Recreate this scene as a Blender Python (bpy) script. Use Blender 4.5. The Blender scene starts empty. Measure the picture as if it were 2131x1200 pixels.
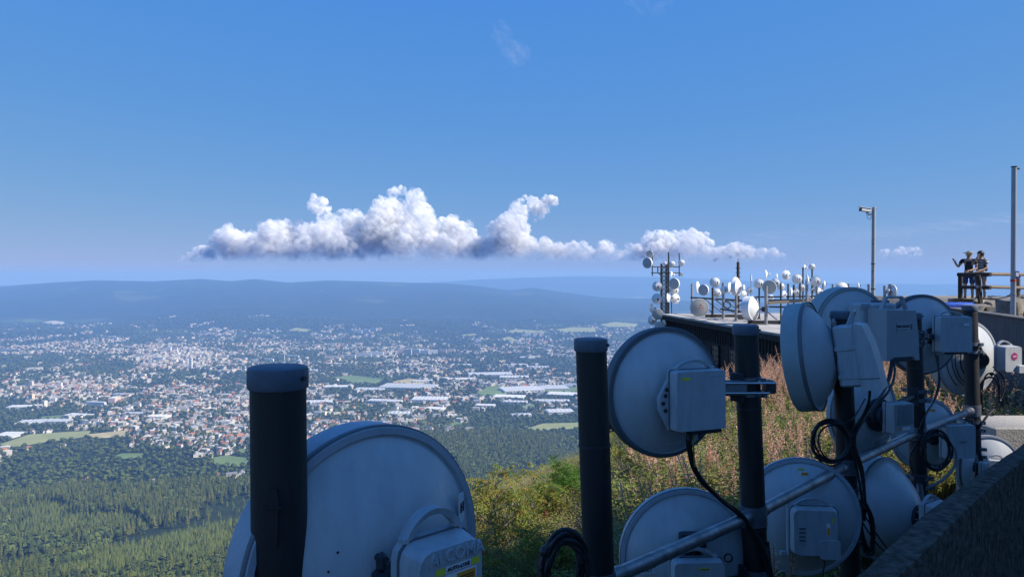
import bpy, bmesh, math, random
import numpy as np
from mathutils import Vector, Matrix, noise as mnoise
R = math.radians
random.seed(11)
SC = bpy.context.scene
COL = SC.collection

# ------------------------------------------------------------------ camera
F_PX, CX, HY, W_PX, H_PX = 1580.0, 1065.5, 572.0, 2131.0, 1200.0   # focal length, centre column, horizon row in photo pixels
cam_data = bpy.data.cameras.new('camera')
cam = bpy.data.objects.new('camera', cam_data); COL.objects.link(cam)
cam.location = (0, 0, 0); cam.rotation_euler = (R(90), 0, 0)
cam_data.sensor_width = 36.0
cam_data.lens = 36.0 * F_PX / W_PX
cam_data.shift_y = -(600.0 - HY) / W_PX
cam_data.clip_start = 0.05; cam_data.clip_end = 200000
SC.camera = cam

# ------------------------------------------------------------------ sky and sun
SUN_AZ, SUN_EL = 105.0, 41.0         # degrees clockwise from the view direction (+Y), and above the horizon
world = bpy.data.worlds.new('World'); SC.world = world; world.use_nodes = True
wn = world.node_tree.nodes; wl = world.node_tree.links; wn.clear()
sky = wn.new('ShaderNodeTexSky'); sky.sky_type = 'NISHITA'; sky.sun_disc = False
sky.sun_elevation = R(SUN_EL); sky.sun_rotation = R(SUN_AZ)
sky.altitude = 1000; sky.air_density = 0.85; sky.dust_density = 0.3; sky.ozone_density = 4.2
bg = wn.new('ShaderNodeBackground'); bg.inputs['Strength'].default_value = 0.11
wo = wn.new('ShaderNodeOutputWorld')
# the sky model graded channel by channel: a fuller blue overhead and a duller, hazier horizon
sep = wn.new('ShaderNodeSeparateColor'); com = wn.new('ShaderNodeCombineColor'); wl.new(sky.outputs[0], sep.inputs[0])
for c_, (p_, k_) in enumerate(((.78, .057), (.33, .159), (-.05, .535))):
    pw_ = wn.new('ShaderNodeMath'); pw_.operation = 'POWER'; pw_.inputs[1].default_value = p_; wl.new(sep.outputs[c_], pw_.inputs[0])
    ml_ = wn.new('ShaderNodeMath'); ml_.operation = 'MULTIPLY'; ml_.inputs[1].default_value = k_ / .11; wl.new(pw_.outputs[0], ml_.inputs[0]); wl.new(ml_.outputs[0], com.inputs[c_])
wl.new(com.outputs[0], bg.inputs[0]); wl.new(bg.outputs[0], wo.inputs[0])
sun_data = bpy.data.lights.new('sun', 'SUN'); sun = bpy.data.objects.new('sun', sun_data); COL.objects.link(sun)
sun_dir = Vector((math.sin(R(SUN_AZ)) * math.cos(R(SUN_EL)), math.cos(R(SUN_AZ)) * math.cos(R(SUN_EL)), math.sin(R(SUN_EL))))
sun.rotation_euler = sun_dir.to_track_quat('Z', 'Y').to_euler()
sun.location = (0, 0, 60)
sun_data.energy = 5.0; sun_data.angle = R(0.53); sun_data.color = (1.0, 0.94, 0.84)
SC.view_settings.view_transform = 'Standard'; SC.view_settings.look = 'None'
SC.view_settings.exposure = 0.5; SC.view_settings.gamma = 1.0; SC.view_settings.use_curve_mapping = False
SC.cycles.use_denoising = True
SC.cycles.max_bounces = 12; SC.cycles.diffuse_bounces = 6; SC.cycles.glossy_bounces = 3
SC.cycles.volume_bounces = 2; SC.cycles.transparent_max_bounces = 64
SC.cycles.caustics_reflective = False; SC.cycles.caustics_refractive = False

# ------------------------------------------------------------------ small helpers
def px(x, y, Y):
    """Photo pixel at depth Y (metres along the view axis) -> world point."""
    return Vector(((x - CX) / F_PX * Y, Y, -(y - HY) / F_PX * Y))

def link(o, parent=None, root_loc=None):
    COL.objects.link(o)
    if parent is not None: o.parent = parent
    return o

def tag(o, label=None, cat=None, group=None, kind=None):
    if label: o['label'] = label
    if cat: o['category'] = cat
    if group: o['group'] = group
    if kind: o['kind'] = kind
    return o

def thing(name, loc, label, cat, group=None):
    o = bpy.data.objects.new(name, None); o.empty_display_size = 0.1
    o.location = loc; COL.objects.link(o)
    return tag(o, label, cat, group)

def frame_y(axis, up=Vector((0, 0, 1))):
    """3x3 matrix whose local +Y is axis, local Z as near up as can be."""
    y = Vector(axis).normalized(); x = y.cross(up)
    if x.length < 1e-5: x = Vector((1, 0, 0))
    x.normalize(); z = x.cross(y)
    return Matrix((x, y, z)).transposed()

class MB:
    """Collects shapes into one mesh (points are given in world space unless M is set)."""
    def __init__(s, M=None):
        s.v = []; s.f = []; s.sm = []; s.M = M
    def add(s, vs, fs, smooth=False, M=None):
        b = len(s.v)
        m = M if M is not None else s.M
        s.v += [tuple(m @ Vector(p)) if m is not None else tuple(p) for p in vs]
        s.f += [tuple(i + b for i in f) for f in fs]
        s.sm += [smooth] * len(fs)
        return s
    def box(s, c, size, M=None, bev=0.0, taper=1.0):
        x, y, z = size[0] / 2, size[1] / 2, size[2] / 2
        cx, cy, cz = c
        if bev <= 0:
            vs = [(cx + sx * x * (taper if sz > 0 else 1), cy + sy * y * (taper if sz > 0 else 1), cz + sz * z) for sz in (-1, 1) for sx, sy in ((-1, -1), (1, -1), (1, 1), (-1, 1))]
            fs = [(0, 3, 2, 1), (4, 5, 6, 7), (0, 1, 5, 4), (1, 2, 6, 5), (2, 3, 7, 6), (3, 0, 4, 7)]
            return s.add(vs, fs, False, M)
        b = min(bev, x * .98, y * .98, z * .98)
        ring = [(-x + b, -y), (x - b, -y), (x, -y + b), (x, y - b), (x - b, y), (-x + b, y), (-x, y - b), (-x, -y + b)]
        def lay(k, zz): return [(cx + px_ * k[0], cy + py_ * k[1], cz + zz) for px_, py_ in ring]
        k1 = ((x - b) / x, (y - b) / y); k0 = (1, 1)
        L = [lay(k1, -z), lay(k0, -z + b), lay(k0, z - b), lay(k1, z)]
        vs = [p for l in L for p in l]; fs = [tuple(range(7, -1, -1)), tuple(range(24, 32))]
        for j in range(3):
            for i in range(8):
                fs.append((j * 8 + i, j * 8 + (i + 1) % 8, (j + 1) * 8 + (i + 1) % 8, (j + 1) * 8 + i))
        return s.add(vs, fs, False, M)
    def cyl(s, a, b, r, r2=None, n=12, caps=True, smooth=True, M=None):
        a = Vector(a); b = Vector(b); r2 = r if r2 is None else r2
        q = frame_y(b - a)
        vs = []
        for p, rr in ((a, r), (b, r2)):
            for i in range(n):
                t = 2 * math.pi * i / n
                vs.append(p + q @ Vector((rr * math.cos(t), 0, rr * math.sin(t))))
        fs = [(i, n + i, n + (i + 1) % n, (i + 1) % n) for i in range(n)]
        s.add(vs, fs, smooth, M)
        if caps:
            s.add(vs[:n], [tuple(range(n))], False, M); s.add(vs[n:], [tuple(range(n - 1, -1, -1))], False, M)
        return s
    def tube(s, pts, r, n=8, M=None, closed=False, rfun=None):
        pts = [Vector(p) for p in pts]; N = len(pts); vs = []
        for i, p in enumerate(pts):
            if closed: d = pts[(i + 1) % N] - pts[i - 1]
            else: d = pts[min(i + 1, N - 1)] - pts[max(i - 1, 0)]
            q = frame_y(d); rr = r if rfun is None else rfun(i / (N - 1)) * r
            for k in range(n):
                t = 2 * math.pi * k / n
                vs.append(p + q @ Vector((rr * math.cos(t), 0, rr * math.sin(t))))
        fs = []
        for i in range(N if closed else N - 1):
            j = (i + 1) % N
            for k in range(n):
                fs.append((i * n + k, j * n + k, j * n + (k + 1) % n, i * n + (k + 1) % n))
        s.add(vs, fs, True, M)
        if not closed:
            s.add(vs[:n], [tuple(range(n))], False, M); s.add(vs[-n:], [tuple(range(n - 1, -1, -1))], False, M)
        return s
    def lathe(s, prof, n=32, M=None, smooth=True):
        """prof: list of (r, y); turned about local Y."""
        vs = []; fs = []; idx = []
        for r, y in prof:
            if r < 1e-6:
                idx.append([len(vs)]); vs.append((0, y, 0))
            else:
                idx.append(list(range(len(vs), len(vs) + n)))
                vs += [(r * math.cos(2 * math.pi * k / n), y, r * math.sin(2 * math.pi * k / n)) for k in range(n)]
        for a, b in zip(idx, idx[1:]):
            for k in range(n):
                k2 = (k + 1) % n
                if len(a) == 1 and len(b) == 1: continue
                if len(a) == 1: fs.append((a[0], b[k2], b[k]))
                elif len(b) == 1: fs.append((a[k], a[k2], b[0]))
                else: fs.append((a[k], a[k2], b[k2], b[k]))
        return s.add(vs, fs, smooth, M)
    def prism(s, poly, y0, y1, M=None, inset=0.0):
        """poly: (x, z) outline, extruded along local Y from y0 to y1; inset narrows the y0 end."""
        n = len(poly); cx = sum(p[0] for p in poly) / n; cz = sum(p[1] for p in poly) / n
        k = 1 - inset
        vs = [(cx + (x - cx) * k, y0, cz + (z - cz) * k) for x, z in poly] + [(x, y1, z) for x, z in poly]
        fs = [tuple(range(n)), tuple(range(2 * n - 1, n - 1, -1))] + [(i, n + i, n + (i + 1) % n, (i + 1) % n) for i in range(n)]
        return s.add(vs, fs, False, M)
    def quad(s, a, b, c, d, M=None):
        return s.add([a, b, c, d], [(0, 1, 2, 3)], False, M)
    def ball(s, c, r, n=10, m=6, M=None, sq=(1, 1, 1)):
        c = Vector(c); vs = []; fs = []
        vs.append(c + Vector((0, 0, r * sq[2])))
        for j in range(1, m):
            t = math.pi * j / m
            for i in range(n):
                a = 2 * math.pi * i / n
                vs.append(c + Vector((r * sq[0] * math.sin(t) * math.cos(a), r * sq[1] * math.sin(t) * math.sin(a), r * sq[2] * math.cos(t))))
        vs.append(c - Vector((0, 0, r * sq[2])))
        for i in range(n): fs.append((0, 1 + i, 1 + (i + 1) % n))
        for j in range(m - 2):
            for i in range(n):
                a = 1 + j * n + i; b = 1 + j * n + (i + 1) % n
                fs.append((a, a + n, b + n, b))
        L = len(vs) - 1; o = 1 + (m - 2) * n
        for i in range(n): fs.append((o + i, L, o + (i + 1) % n))
        return s.add(vs, fs, True, M)
    def mesh(s, name, off=None, sharp=40):
        me = bpy.data.meshes.new(name)
        vs = s.v if off is None else [(p[0] - off[0], p[1] - off[1], p[2] - off[2]) for p in s.v]
        me.from_pydata(vs, [], s.f); me.polygons.foreach_set('use_smooth', s.sm)
        bm = bmesh.new(); bm.from_mesh(me); bmesh.ops.remove_doubles(bm, verts=bm.verts, dist=1e-5)
        bmesh.ops.recalc_face_normals(bm, faces=bm.faces); bm.to_mesh(me); bm.free()
        if sharp: me.set_sharp_from_angle(angle=R(sharp))
        me.update(); return me
    def build(s, name, mat, parent=None, sharp=40):
        """Link as one object; with a parent, its location is the origin."""
        if parent is not None:
            off = parent.matrix_basis.translation if parent.parent is None else parent.parent.matrix_basis.translation
            o = bpy.data.objects.new(name, s.mesh(name, off, sharp))
            o.parent = parent
        else:
            n = max(1, len(s.v)); zs = min(p[2] for p in s.v)
            off = (sum(p[0] for p in s.v) / n, sum(p[1] for p in s.v) / n, zs)
            o = bpy.data.objects.new(name, s.mesh(name, off, sharp)); o.location = off
        COL.objects.link(o)
        if mat is not None: o.data.materials.append(mat)
        return o

# ------------------------------------------------------------------ materials
MATS = {}
def mat(name, col, rough=0.6, metal=0.0, var=0.0, scale=8.0, col2=None, bump=0.0, bscale=60.0, stretch=None, spec=0.5, detail=6, sss=0.0, alpha=None, thr=None):
    """Principled material; colour varies between col and col2 by object-space noise."""
    if name in MATS: return MATS[name]
    m = bpy.data.materials.new(name); m.use_nodes = True
    nt = m.node_tree; nd = nt.nodes; b = nd['Principled BSDF']
    b.inputs['Base Color'].default_value = (*col, 1); b.inputs['Roughness'].default_value = rough
    b.inputs['Metallic'].default_value = metal; b.inputs['Specular IOR Level'].default_value = spec
    if sss: b.inputs['Subsurface Weight'].default_value = sss
    tc = nd.new('ShaderNodeTexCoord'); mp = nd.new('ShaderNodeMapping'); nt.links.new(tc.outputs['Object'], mp.inputs[0])
    if stretch: mp.inputs['Scale'].default_value = stretch
    if var or col2:
        c2 = col2 or tuple(max(0, c * (1 - var)) for c in col)
        nz = nd.new('ShaderNodeTexNoise'); nz.inputs['Scale'].default_value = scale; nz.inputs['Detail'].default_value = detail
        nz.inputs['Roughness'].default_value = 0.65
        rp = nd.new('ShaderNodeValToRGB'); e = rp.color_ramp.elements
        lo, hi = thr or (0.32, 0.68)
        e[0].position = lo; e[0].color = (*c2, 1); e[1].position = hi; e[1].color = (*col, 1)
        nt.links.new(mp.outputs[0], nz.inputs['Vector']); nt.links.new(nz.outputs[0], rp.inputs[0]); nt.links.new(rp.outputs[0], b.inputs['Base Color'])
        mr = nd.new('ShaderNodeMapRange'); mr.inputs[3].default_value = min(1, rough + .12); mr.inputs[4].default_value = max(0.02, rough - .08)
        nt.links.new(nz.outputs[0], mr.inputs[0]); nt.links.new(mr.outputs[0], b.inputs['Roughness'])
    if bump:
        n2 = nd.new('ShaderNodeTexNoise'); n2.inputs['Scale'].default_value = bscale; n2.inputs['Detail'].default_value = 5
        bp = nd.new('ShaderNodeBump'); bp.inputs['Strength'].default_value = bump; bp.inputs['Distance'].default_value = 0.02
        nt.links.new(mp.outputs[0], n2.inputs['Vector']); nt.links.new(n2.outputs[0], bp.inputs['Height']); nt.links.new(bp.outputs[0], b.inputs['Normal'])
    MATS[name] = m
    return m

# ------------------------------------------------------------------ terrain
def interp(x, tab):
    for (a, va), (b, vb) in zip(tab, tab[1:]):
        if x <= b:
            t = (x - a) / (b - a) if b > a else 0
            return va + (vb - va) * max(0, min(1, t))
    return tab[-1][1]
SLOPE = [(0, 0), (3, -.35), (6, -1.2), (10, -2.9), (20, -8), (50, -24), (100, -49), (300, -155), (700, -322), (1000, -408), (1300, -468), (1600, -507), (2000, -546), (2500, -578), (3200, -603), (4200, -620), (60000, -632)]
RIDGE2 = [(-900, 600), (-300, 598), (0, 597), (60, 591), (120, 587), (200, 583), (260, 584), (320, 585), (420, 580), (480, 585), (530, 580), (600, 588), (680, 583), (760, 585), (850, 588), (940, 590), (1010, 597), (1060, 604), (1110, 599), (1170, 608), (1260, 620), (1360, 622), (1480, 630), (1700, 634), (2131, 630), (3200, 620)]
RIDGE3 = [(-900, 596), (800, 592), (900, 587), (1000, 581), (1100, 577), (1200, 574), (1300, 575), (1420, 578), (1600, 586), (1800, 590), (2131, 592), (3200, 590)]
def smooth(t):
    t = max(0.0, min(1.0, t)); return t * t * (3 - 2 * t)
def fbm(x, y, s, o=4):
    return mnoise.fractal((x / s, y / s, 3.7), 1.0, 2.0, o)
def ground_z(X, Y):
    s = -.8 * X + .6 * Y; t = .6 * X + .8 * Y
    q = math.hypot(max(0, s - 3), max(0, t - 60), max(0, -s - 40), max(0, -t - 40))
    z = -3.4 + interp(q, SLOPE)
    if q > 120: z += fbm(X, Y, 420, 3) * min(9, (q - 120) * .02)
    elif q < 60: z += 0.12 * fbm(X, Y, 2.5, 3) * min(1, q * .2 + .4)
    if Y > 6500 or q > 7500:
        Ye = max(Y, 1.0)
        c = CX + F_PX * X / max(Y, 2500); c = max(-900, min(3200, c))
        z2 = -(interp(c, RIDGE2) - HY) / F_PX * 15000; z3 = -(interp(c, RIDGE3) - HY) / F_PX * 26500
        d = Y if Y > 6500 else 6500 + max(0, q - 7500) * .5
        a = smooth((d - 7000) / 8000.0)
        base = -634
        if d < 15000:
            zz = base + (z2 - base) * a ** 1.25
            w = math.sin(math.pi * min(1, max(0, (d - 6800) / 8200.0))) 
            zz += w * (95 * fbm(X + 900, Y, 2600, 4) + 18 * fbm(X, Y, 700, 3))
        elif d < 20000:
            zz = z2 - 240 * smooth((d - 15000) / 5000.0) + 12 * fbm(X, Y, 900, 2) * min(1, (d - 15000) / 800)
        elif d < 26500:
            e = smooth((d - 20000) / 6500.0); zz = (z2 - 240) * (1 - e) + z3 * e
        else:
            zz = z3 - 500 * smooth((d - 26500) / 5000.0)
        bl = smooth((d - 6500) / 900.0)
        z = z * (1 - bl) + zz * bl
    return z

def build_terrain():
    rings = [0.0]
    r = 1.0
    while r < 33500:
        rings.append(r)
        r *= 1.055 if r < 60 else (1.04 if r < 6000 else 1.018)
        if r < 12: r = max(r, rings[-1] + .35)
    # finer spacing inside the field of view, coarse behind the camera
    angs = list(np.radians(np.concatenate([np.arange(-42, 42, 0.33), np.arange(42, 318, 4.0)])))
    n = len(angs); vs = [(0, 0, ground_z(0, 0))]; fs = []
    for rr in rings[1:]:
        for a in angs:
            x, y = rr * math.sin(a), rr * math.cos(a)
            vs.append((x, y, ground_z(x, y)))
    for i in range(n): fs.append((0, 1 + (i + 1) % n, 1 + i))
    for j in range(len(rings) - 2):
        o = 1 + j * n
        for i in range(n):
            k = (i + 1) % n
            fs.append((o + i, o + k, o + n + k, o + n + i))
    me = bpy.data.meshes.new('terrain'); me.from_pydata(vs, [], fs)
    me.polygons.foreach_set('use_smooth', [True] * len(fs)); me.update()
    o = bpy.data.objects.new('terrain', me); COL.objects.link(o)
    return tag(o, kind='structure')

def terrain_material():
    m = bpy.data.materials.new('terrain'); m.use_nodes = True
    nt = m.node_tree; nd = nt.nodes; L = nt.links; b = nd['Principled BSDF']
    b.inputs['Roughness'].default_value = 0.95; b.inputs['Specular IOR Level'].default_value = 0.1
    tc = nd.new('ShaderNodeTexCoord')
    def noise(scale, det=5, rough=.6):
        n = nd.new('ShaderNodeTexNoise'); n.inputs['Scale'].default_value = scale; n.inputs['Detail'].default_value = det; n.inputs['Roughness'].default_value = rough
        L.new(tc.outputs['Object'], n.inputs['Vector']); return n
    def ramp(src, stops):
        r = nd.new('ShaderNodeValToRGB'); r.color_ramp.elements[0].position = stops[0][0]; r.color_ramp.elements[0].color = (*stops[0][1], 1)
        r.color_ramp.elements[1].position = stops[-1][0]; r.color_ramp.elements[1].color = (*stops[-1][1], 1)
        for p, c in stops[1:-1]:
            e = r.color_ramp.elements.new(p); e.color = (*c, 1)
        L.new(src, r.inputs[0]); return r
    def mix(f, a, bb):
        x = nd.new('ShaderNodeMix'); x.data_type = 'RGBA'
        L.new(f, x.inputs[0]); L.new(a, x.inputs[6]); L.new(bb, x.inputs[7]); return x.outputs[2]
    # woodland floor / distant wood
    wood = ramp(noise(.006, 8, .7).outputs[0], [(.3, (.012, .022, .008)), (.5, (.022, .036, .012)), (.7, (.04, .055, .018))])
    # valley: a patchwork of meadow, crop and trees
    vor = nd.new('ShaderNodeTexVoronoi'); vor.inputs['Scale'].default_value = .0042; L.new(tc.outputs['Object'], vor.inputs['Vector'])
    sep = nd.new('ShaderNodeSeparateColor'); L.new(vor.outputs['Color'], sep.inputs[0])
    fields = ramp(sep.outputs[0], [(0.0, (.035, .05, .018)), (.55, (.045, .065, .02)), (.72, (.10, .14, .04)), (.86, (.08, .13, .035)), (1.0, (.24, .21, .10))])
    n3 = noise(.0011, 4, .55)
    msk = ramp(n3.outputs[0], [(.5, (0, 0, 0)), (.56, (1, 1, 1))])
    # height decides valley or slope
    sp = nd.new('ShaderNodeSeparateXYZ'); L.new(tc.outputs['Object'], sp.inputs[0])
    mr = nd.new('ShaderNodeMapRange'); mr.inputs[1].default_value = -570; mr.inputs[2].default_value = -600; L.new(sp.outputs[2], mr.inputs[0])
    mul = nd.new('ShaderNodeMath'); mul.operation = 'MULTIPLY'; L.new(mr.outputs[0], mul.inputs[0]); L.new(msk.outputs[0], mul.inputs[1])
    # clearings on the far slopes
    vor2 = nd.new('ShaderNodeTexVoronoi'); vor2.inputs['Scale'].default_value = .0022; L.new(tc.outputs['Object'], vor2.inputs['Vector'])
    sp2 = nd.new('ShaderNodeSeparateColor'); L.new(vor2.outputs['Color'], sp2.inputs[0])
    clr = ramp(sp2.outputs[1], [(.88, (0, 0, 0)), (.91, (1, 1, 1))])
    hz = nd.new('ShaderNodeMapRange'); hz.inputs[1].default_value = 8000; hz.inputs[2].default_value = 8600; L.new(sp.outputs[1], hz.inputs[0])
    m3 = nd.new('ShaderNodeMath'); m3.operation = 'MULTIPLY'; L.new(clr.outputs[0], m3.inputs[0]); L.new(hz.outputs[0], m3.inputs[1])
    n4 = ramp(noise(.0007, 3).outputs[0], [(.52, (0, 0, 0)), (.58, (1, 1, 1))])
    m4 = nd.new('ShaderNodeMath'); m4.operation = 'MULTIPLY'; L.new(m3.outputs[0], m4.inputs[0]); L.new(n4.outputs[0], m4.inputs[1])
    far = nd.new('ShaderNodeRGB'); far.outputs[0].default_value = (.075, .095, .04, 1)
    c = mix(mul.outputs[0], wood.outputs[0], fields.outputs[0])
    c = mix(m4.outputs[0], c, far.outputs[0])
    # the hill top near by: dry grass, earth and moss
    near = ramp(noise(.9, 8, .7).outputs[0], [(.3, (.05, .035, .02)), (.45, (.12, .09, .04)), (.6, (.10, .11, .035)), (.75, (.2, .16, .08))])
    nm = nd.new('ShaderNodeMapRange'); nm.inputs[1].default_value = -60; nm.inputs[2].default_value = -35; L.new(sp.outputs[2], nm.inputs[0])
    vl = nd.new('ShaderNodeVectorMath'); vl.operation = 'LENGTH'; L.new(tc.outputs['Object'], vl.inputs[0])
    nm2 = nd.new('ShaderNodeMapRange'); nm2.inputs[1].default_value = 180; nm2.inputs[2].default_value = 120; L.new(vl.outputs['Value'], nm2.inputs[0])
    nmm = nd.new('ShaderNodeMath'); nmm.operation = 'MULTIPLY'; L.new(nm.outputs[0], nmm.inputs[0]); L.new(nm2.outputs[0], nmm.inputs[1])
    c = mix(nmm.outputs[0], c, near.outputs[0])
    L.new(c, b.inputs['Base Color'])
    bp = nd.new('ShaderNodeBump'); bp.inputs['Strength'].default_value = .8; bp.inputs['Distance'].default_value = 14
    L.new(noise(.03, 6, .7).outputs[0], bp.inputs['Height']); L.new(bp.outputs[0], b.inputs['Normal'])
    return m
terrain = build_terrain(); terrain.data.materials.append(terrain_material())

# air: one closed box of even, pale-blue scattering round everything
hz = MB().box((0, 0, -345), (67600, 67600, 910)).build('haze', None)
hm = bpy.data.materials.new('haze'); hm.use_nodes = True; hm.node_tree.nodes.clear()
ho = hm.node_tree.nodes.new('ShaderNodeOutputMaterial'); pv = hm.node_tree.nodes.new('ShaderNodeVolumePrincipled')
pv.inputs['Color'].default_value = (.25, .48, .96, 1); pv.inputs['Absorption Color'].default_value = (.25, .25, .25, 1); pv.inputs['Density'].default_value = HAZE = 8.6e-5; pv.inputs['Anisotropy'].default_value = 0.0
hm.node_tree.links.new(pv.outputs[0], ho.inputs['Volume']); hz.data.materials.append(hm)
tag(hz, 'pale blue summer haze filling the valley air', 'haze', kind='stuff')

# ------------------------------------------------------------------ instancing of uncountable stuff
SRC = {}
def source(key, objs):
    """Collection (not in the scene) of shapes that a stuff object scatters."""
    c = bpy.data.collections.new('source_' + key)
    for i, o in enumerate(objs):
        o.name = '%s_%02d' % (key, i); c.objects.link(o)
    SRC[key] = c
def src_obj(mb, mats, sharp=None):
    me = mb.mesh('src', None, sharp) if isinstance(mb, MB) else mb
    for m in mats: me.materials.append(m)
    return bpy.data.objects.new('src', me)
def scatter(name, key, pts, scl, rot, idx, label, cat, tilt=None):
    me = bpy.data.meshes.new(name); me.from_pydata([tuple(p) for p in pts], [], [])
    n = len(pts)
    a = me.attributes.new('scl', 'FLOAT_VECTOR', 'POINT')
    s3 = np.array([(s, s, s) if not hasattr(s, '__len__') else s for s in scl], dtype=np.float32); a.data.foreach_set('vector', s3.ravel())
    a = me.attributes.new('rot', 'FLOAT_VECTOR', 'POINT')
    r3 = np.zeros((n, 3), dtype=np.float32); r3[:, 2] = rot
    if tilt is not None: r3[:, :2] = tilt
    a.data.foreach_set('vector', r3.ravel())
    a = me.attributes.new('idx', 'INT', 'POINT'); a.data.foreach_set('value', np.array(idx, dtype=np.int32))
    o = bpy.data.objects.new(name, me); COL.objects.link(o)
    g = bpy.data.node_groups.new(name, 'GeometryNodeTree')
    g.interface.new_socket('Geometry', in_out='INPUT', socket_type='NodeSocketGeometry'); g.interface.new_socket('Geometry', in_out='OUTPUT', socket_type='NodeSocketGeometry')
    N = g.nodes; gi = N.new('NodeGroupInput'); go = N.new('NodeGroupOutput')
    ip = N.new('GeometryNodeInstanceOnPoints'); ci = N.new('GeometryNodeCollectionInfo')
    ci.inputs['Collection'].default_value = SRC[key]; ci.inputs['Separate Children'].default_value = True; ci.inputs['Reset Children'].default_value = True
    def attr(nm, t):
        x = N.new('GeometryNodeInputNamedAttribute'); x.data_type = t; x.inputs['Name'].default_value = nm; return x.outputs['Attribute']
    ip.inputs['Pick Instance'].default_value = True
    e2r = N.new('FunctionNodeEulerToRotation')
    g.links.new(attr('rot', 'FLOAT_VECTOR'), e2r.inputs[0])
    g.links.new(gi.outputs[0], ip.inputs['Points']); g.links.new(ci.outputs[0], ip.inputs['Instance'])
    g.links.new(attr('idx', 'INT'), ip.inputs['Instance Index']); g.links.new(e2r.outputs[0], ip.inputs['Rotation']); g.links.new(attr('scl', 'FLOAT_VECTOR'), ip.inputs['Scale'])
    g.links.new(ip.outputs[0], go.inputs[0])
    md = o.modifiers.new('scatter', 'NODES'); md.node_group = g
    return tag(o, label, cat, kind='stuff')

def tinted(name, cols, rough=.9, island=False, trans=0.0):
    """Leaf, roof or wall material whose colour differs from one instance (or one leaf) to the next."""
    m = bpy.data.materials.new(name); m.use_nodes = True; nt = m.node_tree; nd = nt.nodes; b = nd['Principled BSDF']
    b.inputs['Roughness'].default_value = rough; b.inputs['Specular IOR Level'].default_value = .2
    if island: s = nd.new('ShaderNodeNewGeometry').outputs['Random Per Island']
    else: s = nd.new('ShaderNodeObjectInfo').outputs['Random']
    rp = nd.new('ShaderNodeValToRGB'); rp.color_ramp.interpolation = 'LINEAR' if island != 'step' else 'CONSTANT'
    el = rp.color_ramp.elements; n = len(cols)
    el[0].color = (*cols[0], 1); el[0].position = 0; el[1].color = (*cols[-1], 1); el[1].position = 1
    for i, c in enumerate(cols[1:-1]):
        e = el.new((i + 1) / (n - 1)); e.color = (*c, 1)
    nt.links.new(s, rp.inputs[0]); nt.links.new(rp.outputs[0], b.inputs['Base Color'])
    if trans:
        tr = nd.new('ShaderNodeBsdfTranslucent'); nt.links.new(rp.outputs[0], tr.inputs['Color'])
        mx = nd.new('ShaderNodeMixShader'); mx.inputs[0].default_value = trans
        nt.links.new(b.outputs[0], mx.inputs[1]); nt.links.new(tr.outputs[0], mx.inputs[2]); nt.links.new(mx.outputs[0], nd['Material Output'].inputs['Surface'])
    return m

# ------------------------------------------------------------------ trees of the far slopes
M_SPRUCE = tinted('spruce_needles', [(.034, .048, .009), (.062, .082, .013), (.095, .112, .017), (.13, .135, .021)])
M_SPRUCE2 = tinted('young_spruce_needles', [(.075, .11, .02), (.12, .15, .026), (.15, .17, .03)])
M_BARK = mat('bark', (.10, .075, .05), .95, col2=(.05, .035, .025), scale=3)
M_DEAD = mat('dead_wood', (.22, .18, .15), .9)
M_BROAD = tinted('broadleaf', [(.046, .066, .014), (.072, .10, .02), (.11, .14, .028)])
def spruce_crown(seed, h=1.0, wid=.17, tiers=10, n=9, base=.14):
    rnd = random.Random(seed); mb = MB()
    for i in range(tiers):
        t = i / (tiers - 1); z = h * (base + (1 - base) * t * .97); rr = wid * h * (1 - t) ** .85 * rnd.uniform(.85, 1.15) + .008
        for k in range(n):
            a = 2 * math.pi * (k + rnd.random() * .8) / n + i; r = rr * rnd.uniform(.65, 1.15); w = r * .42
            d = Vector((math.cos(a), math.sin(a), 0)); s = Vector((-d.y, d.x, 0)); drop = r * rnd.uniform(.25, .6)
            p0 = Vector((0, 0, z + .04 * h)); tip = d * r + Vector((0, 0, z - drop)); mid = d * r * .55 + Vector((0, 0, z - drop * .2))
            mb.add([p0, mid - s * w, tip, mid + s * w], [(0, 1, 2), (0, 2, 3)])
    mb.add([(0, 0, h), (.008, 0, h * .9), (-.006, .006, h * .9), (-.006, -.006, h * .9)], [(0, 1, 2), (0, 2, 3), (0, 3, 1)])
    return mb
def spruce_trunk(h=1.0, top=.75):
    return MB().cyl((0, 0, 0), (0, 0, h * top), .012 * h, .004 * h, 6, caps=False)
def broad_crown(seed, n=95):
    rnd = random.Random(seed); mb = MB()
    for i in range(n):
        while True:
            p = Vector((rnd.uniform(-1, 1), rnd.uniform(-1, 1), rnd.uniform(-1, 1)))
            if .45 < p.length < 1: break
        c = Vector((p.x * .42, p.y * .42, .62 + p.z * .36)); s = rnd.uniform(.08, .16)
        q = frame_y(p.normalized() + Vector((rnd.uniform(-.5, .5),) * 3))
        mb.add([c + q @ Vector(v) * s for v in ((-1, 0, -.7), (1, -.2, -.8), (.8, .2, .8), (-.8, 0, 1))], [(0, 1, 2), (0, 2, 3)])
    return mb
def dead_tree(seed):
    rnd = random.Random(seed); mb = MB().cyl((0, 0, 0), (0, 0, 1), .011, .002, 5)
    for i in range(34):
        z = rnd.uniform(.25, .97); a = rnd.uniform(0, 6.28); l = .15 * (1.05 - z) + .02
        mb.cyl((0, 0, z), (math.cos(a) * l, math.sin(a) * l, z - l * .35), .004, .001, 3, caps=False)
    return mb
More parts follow.
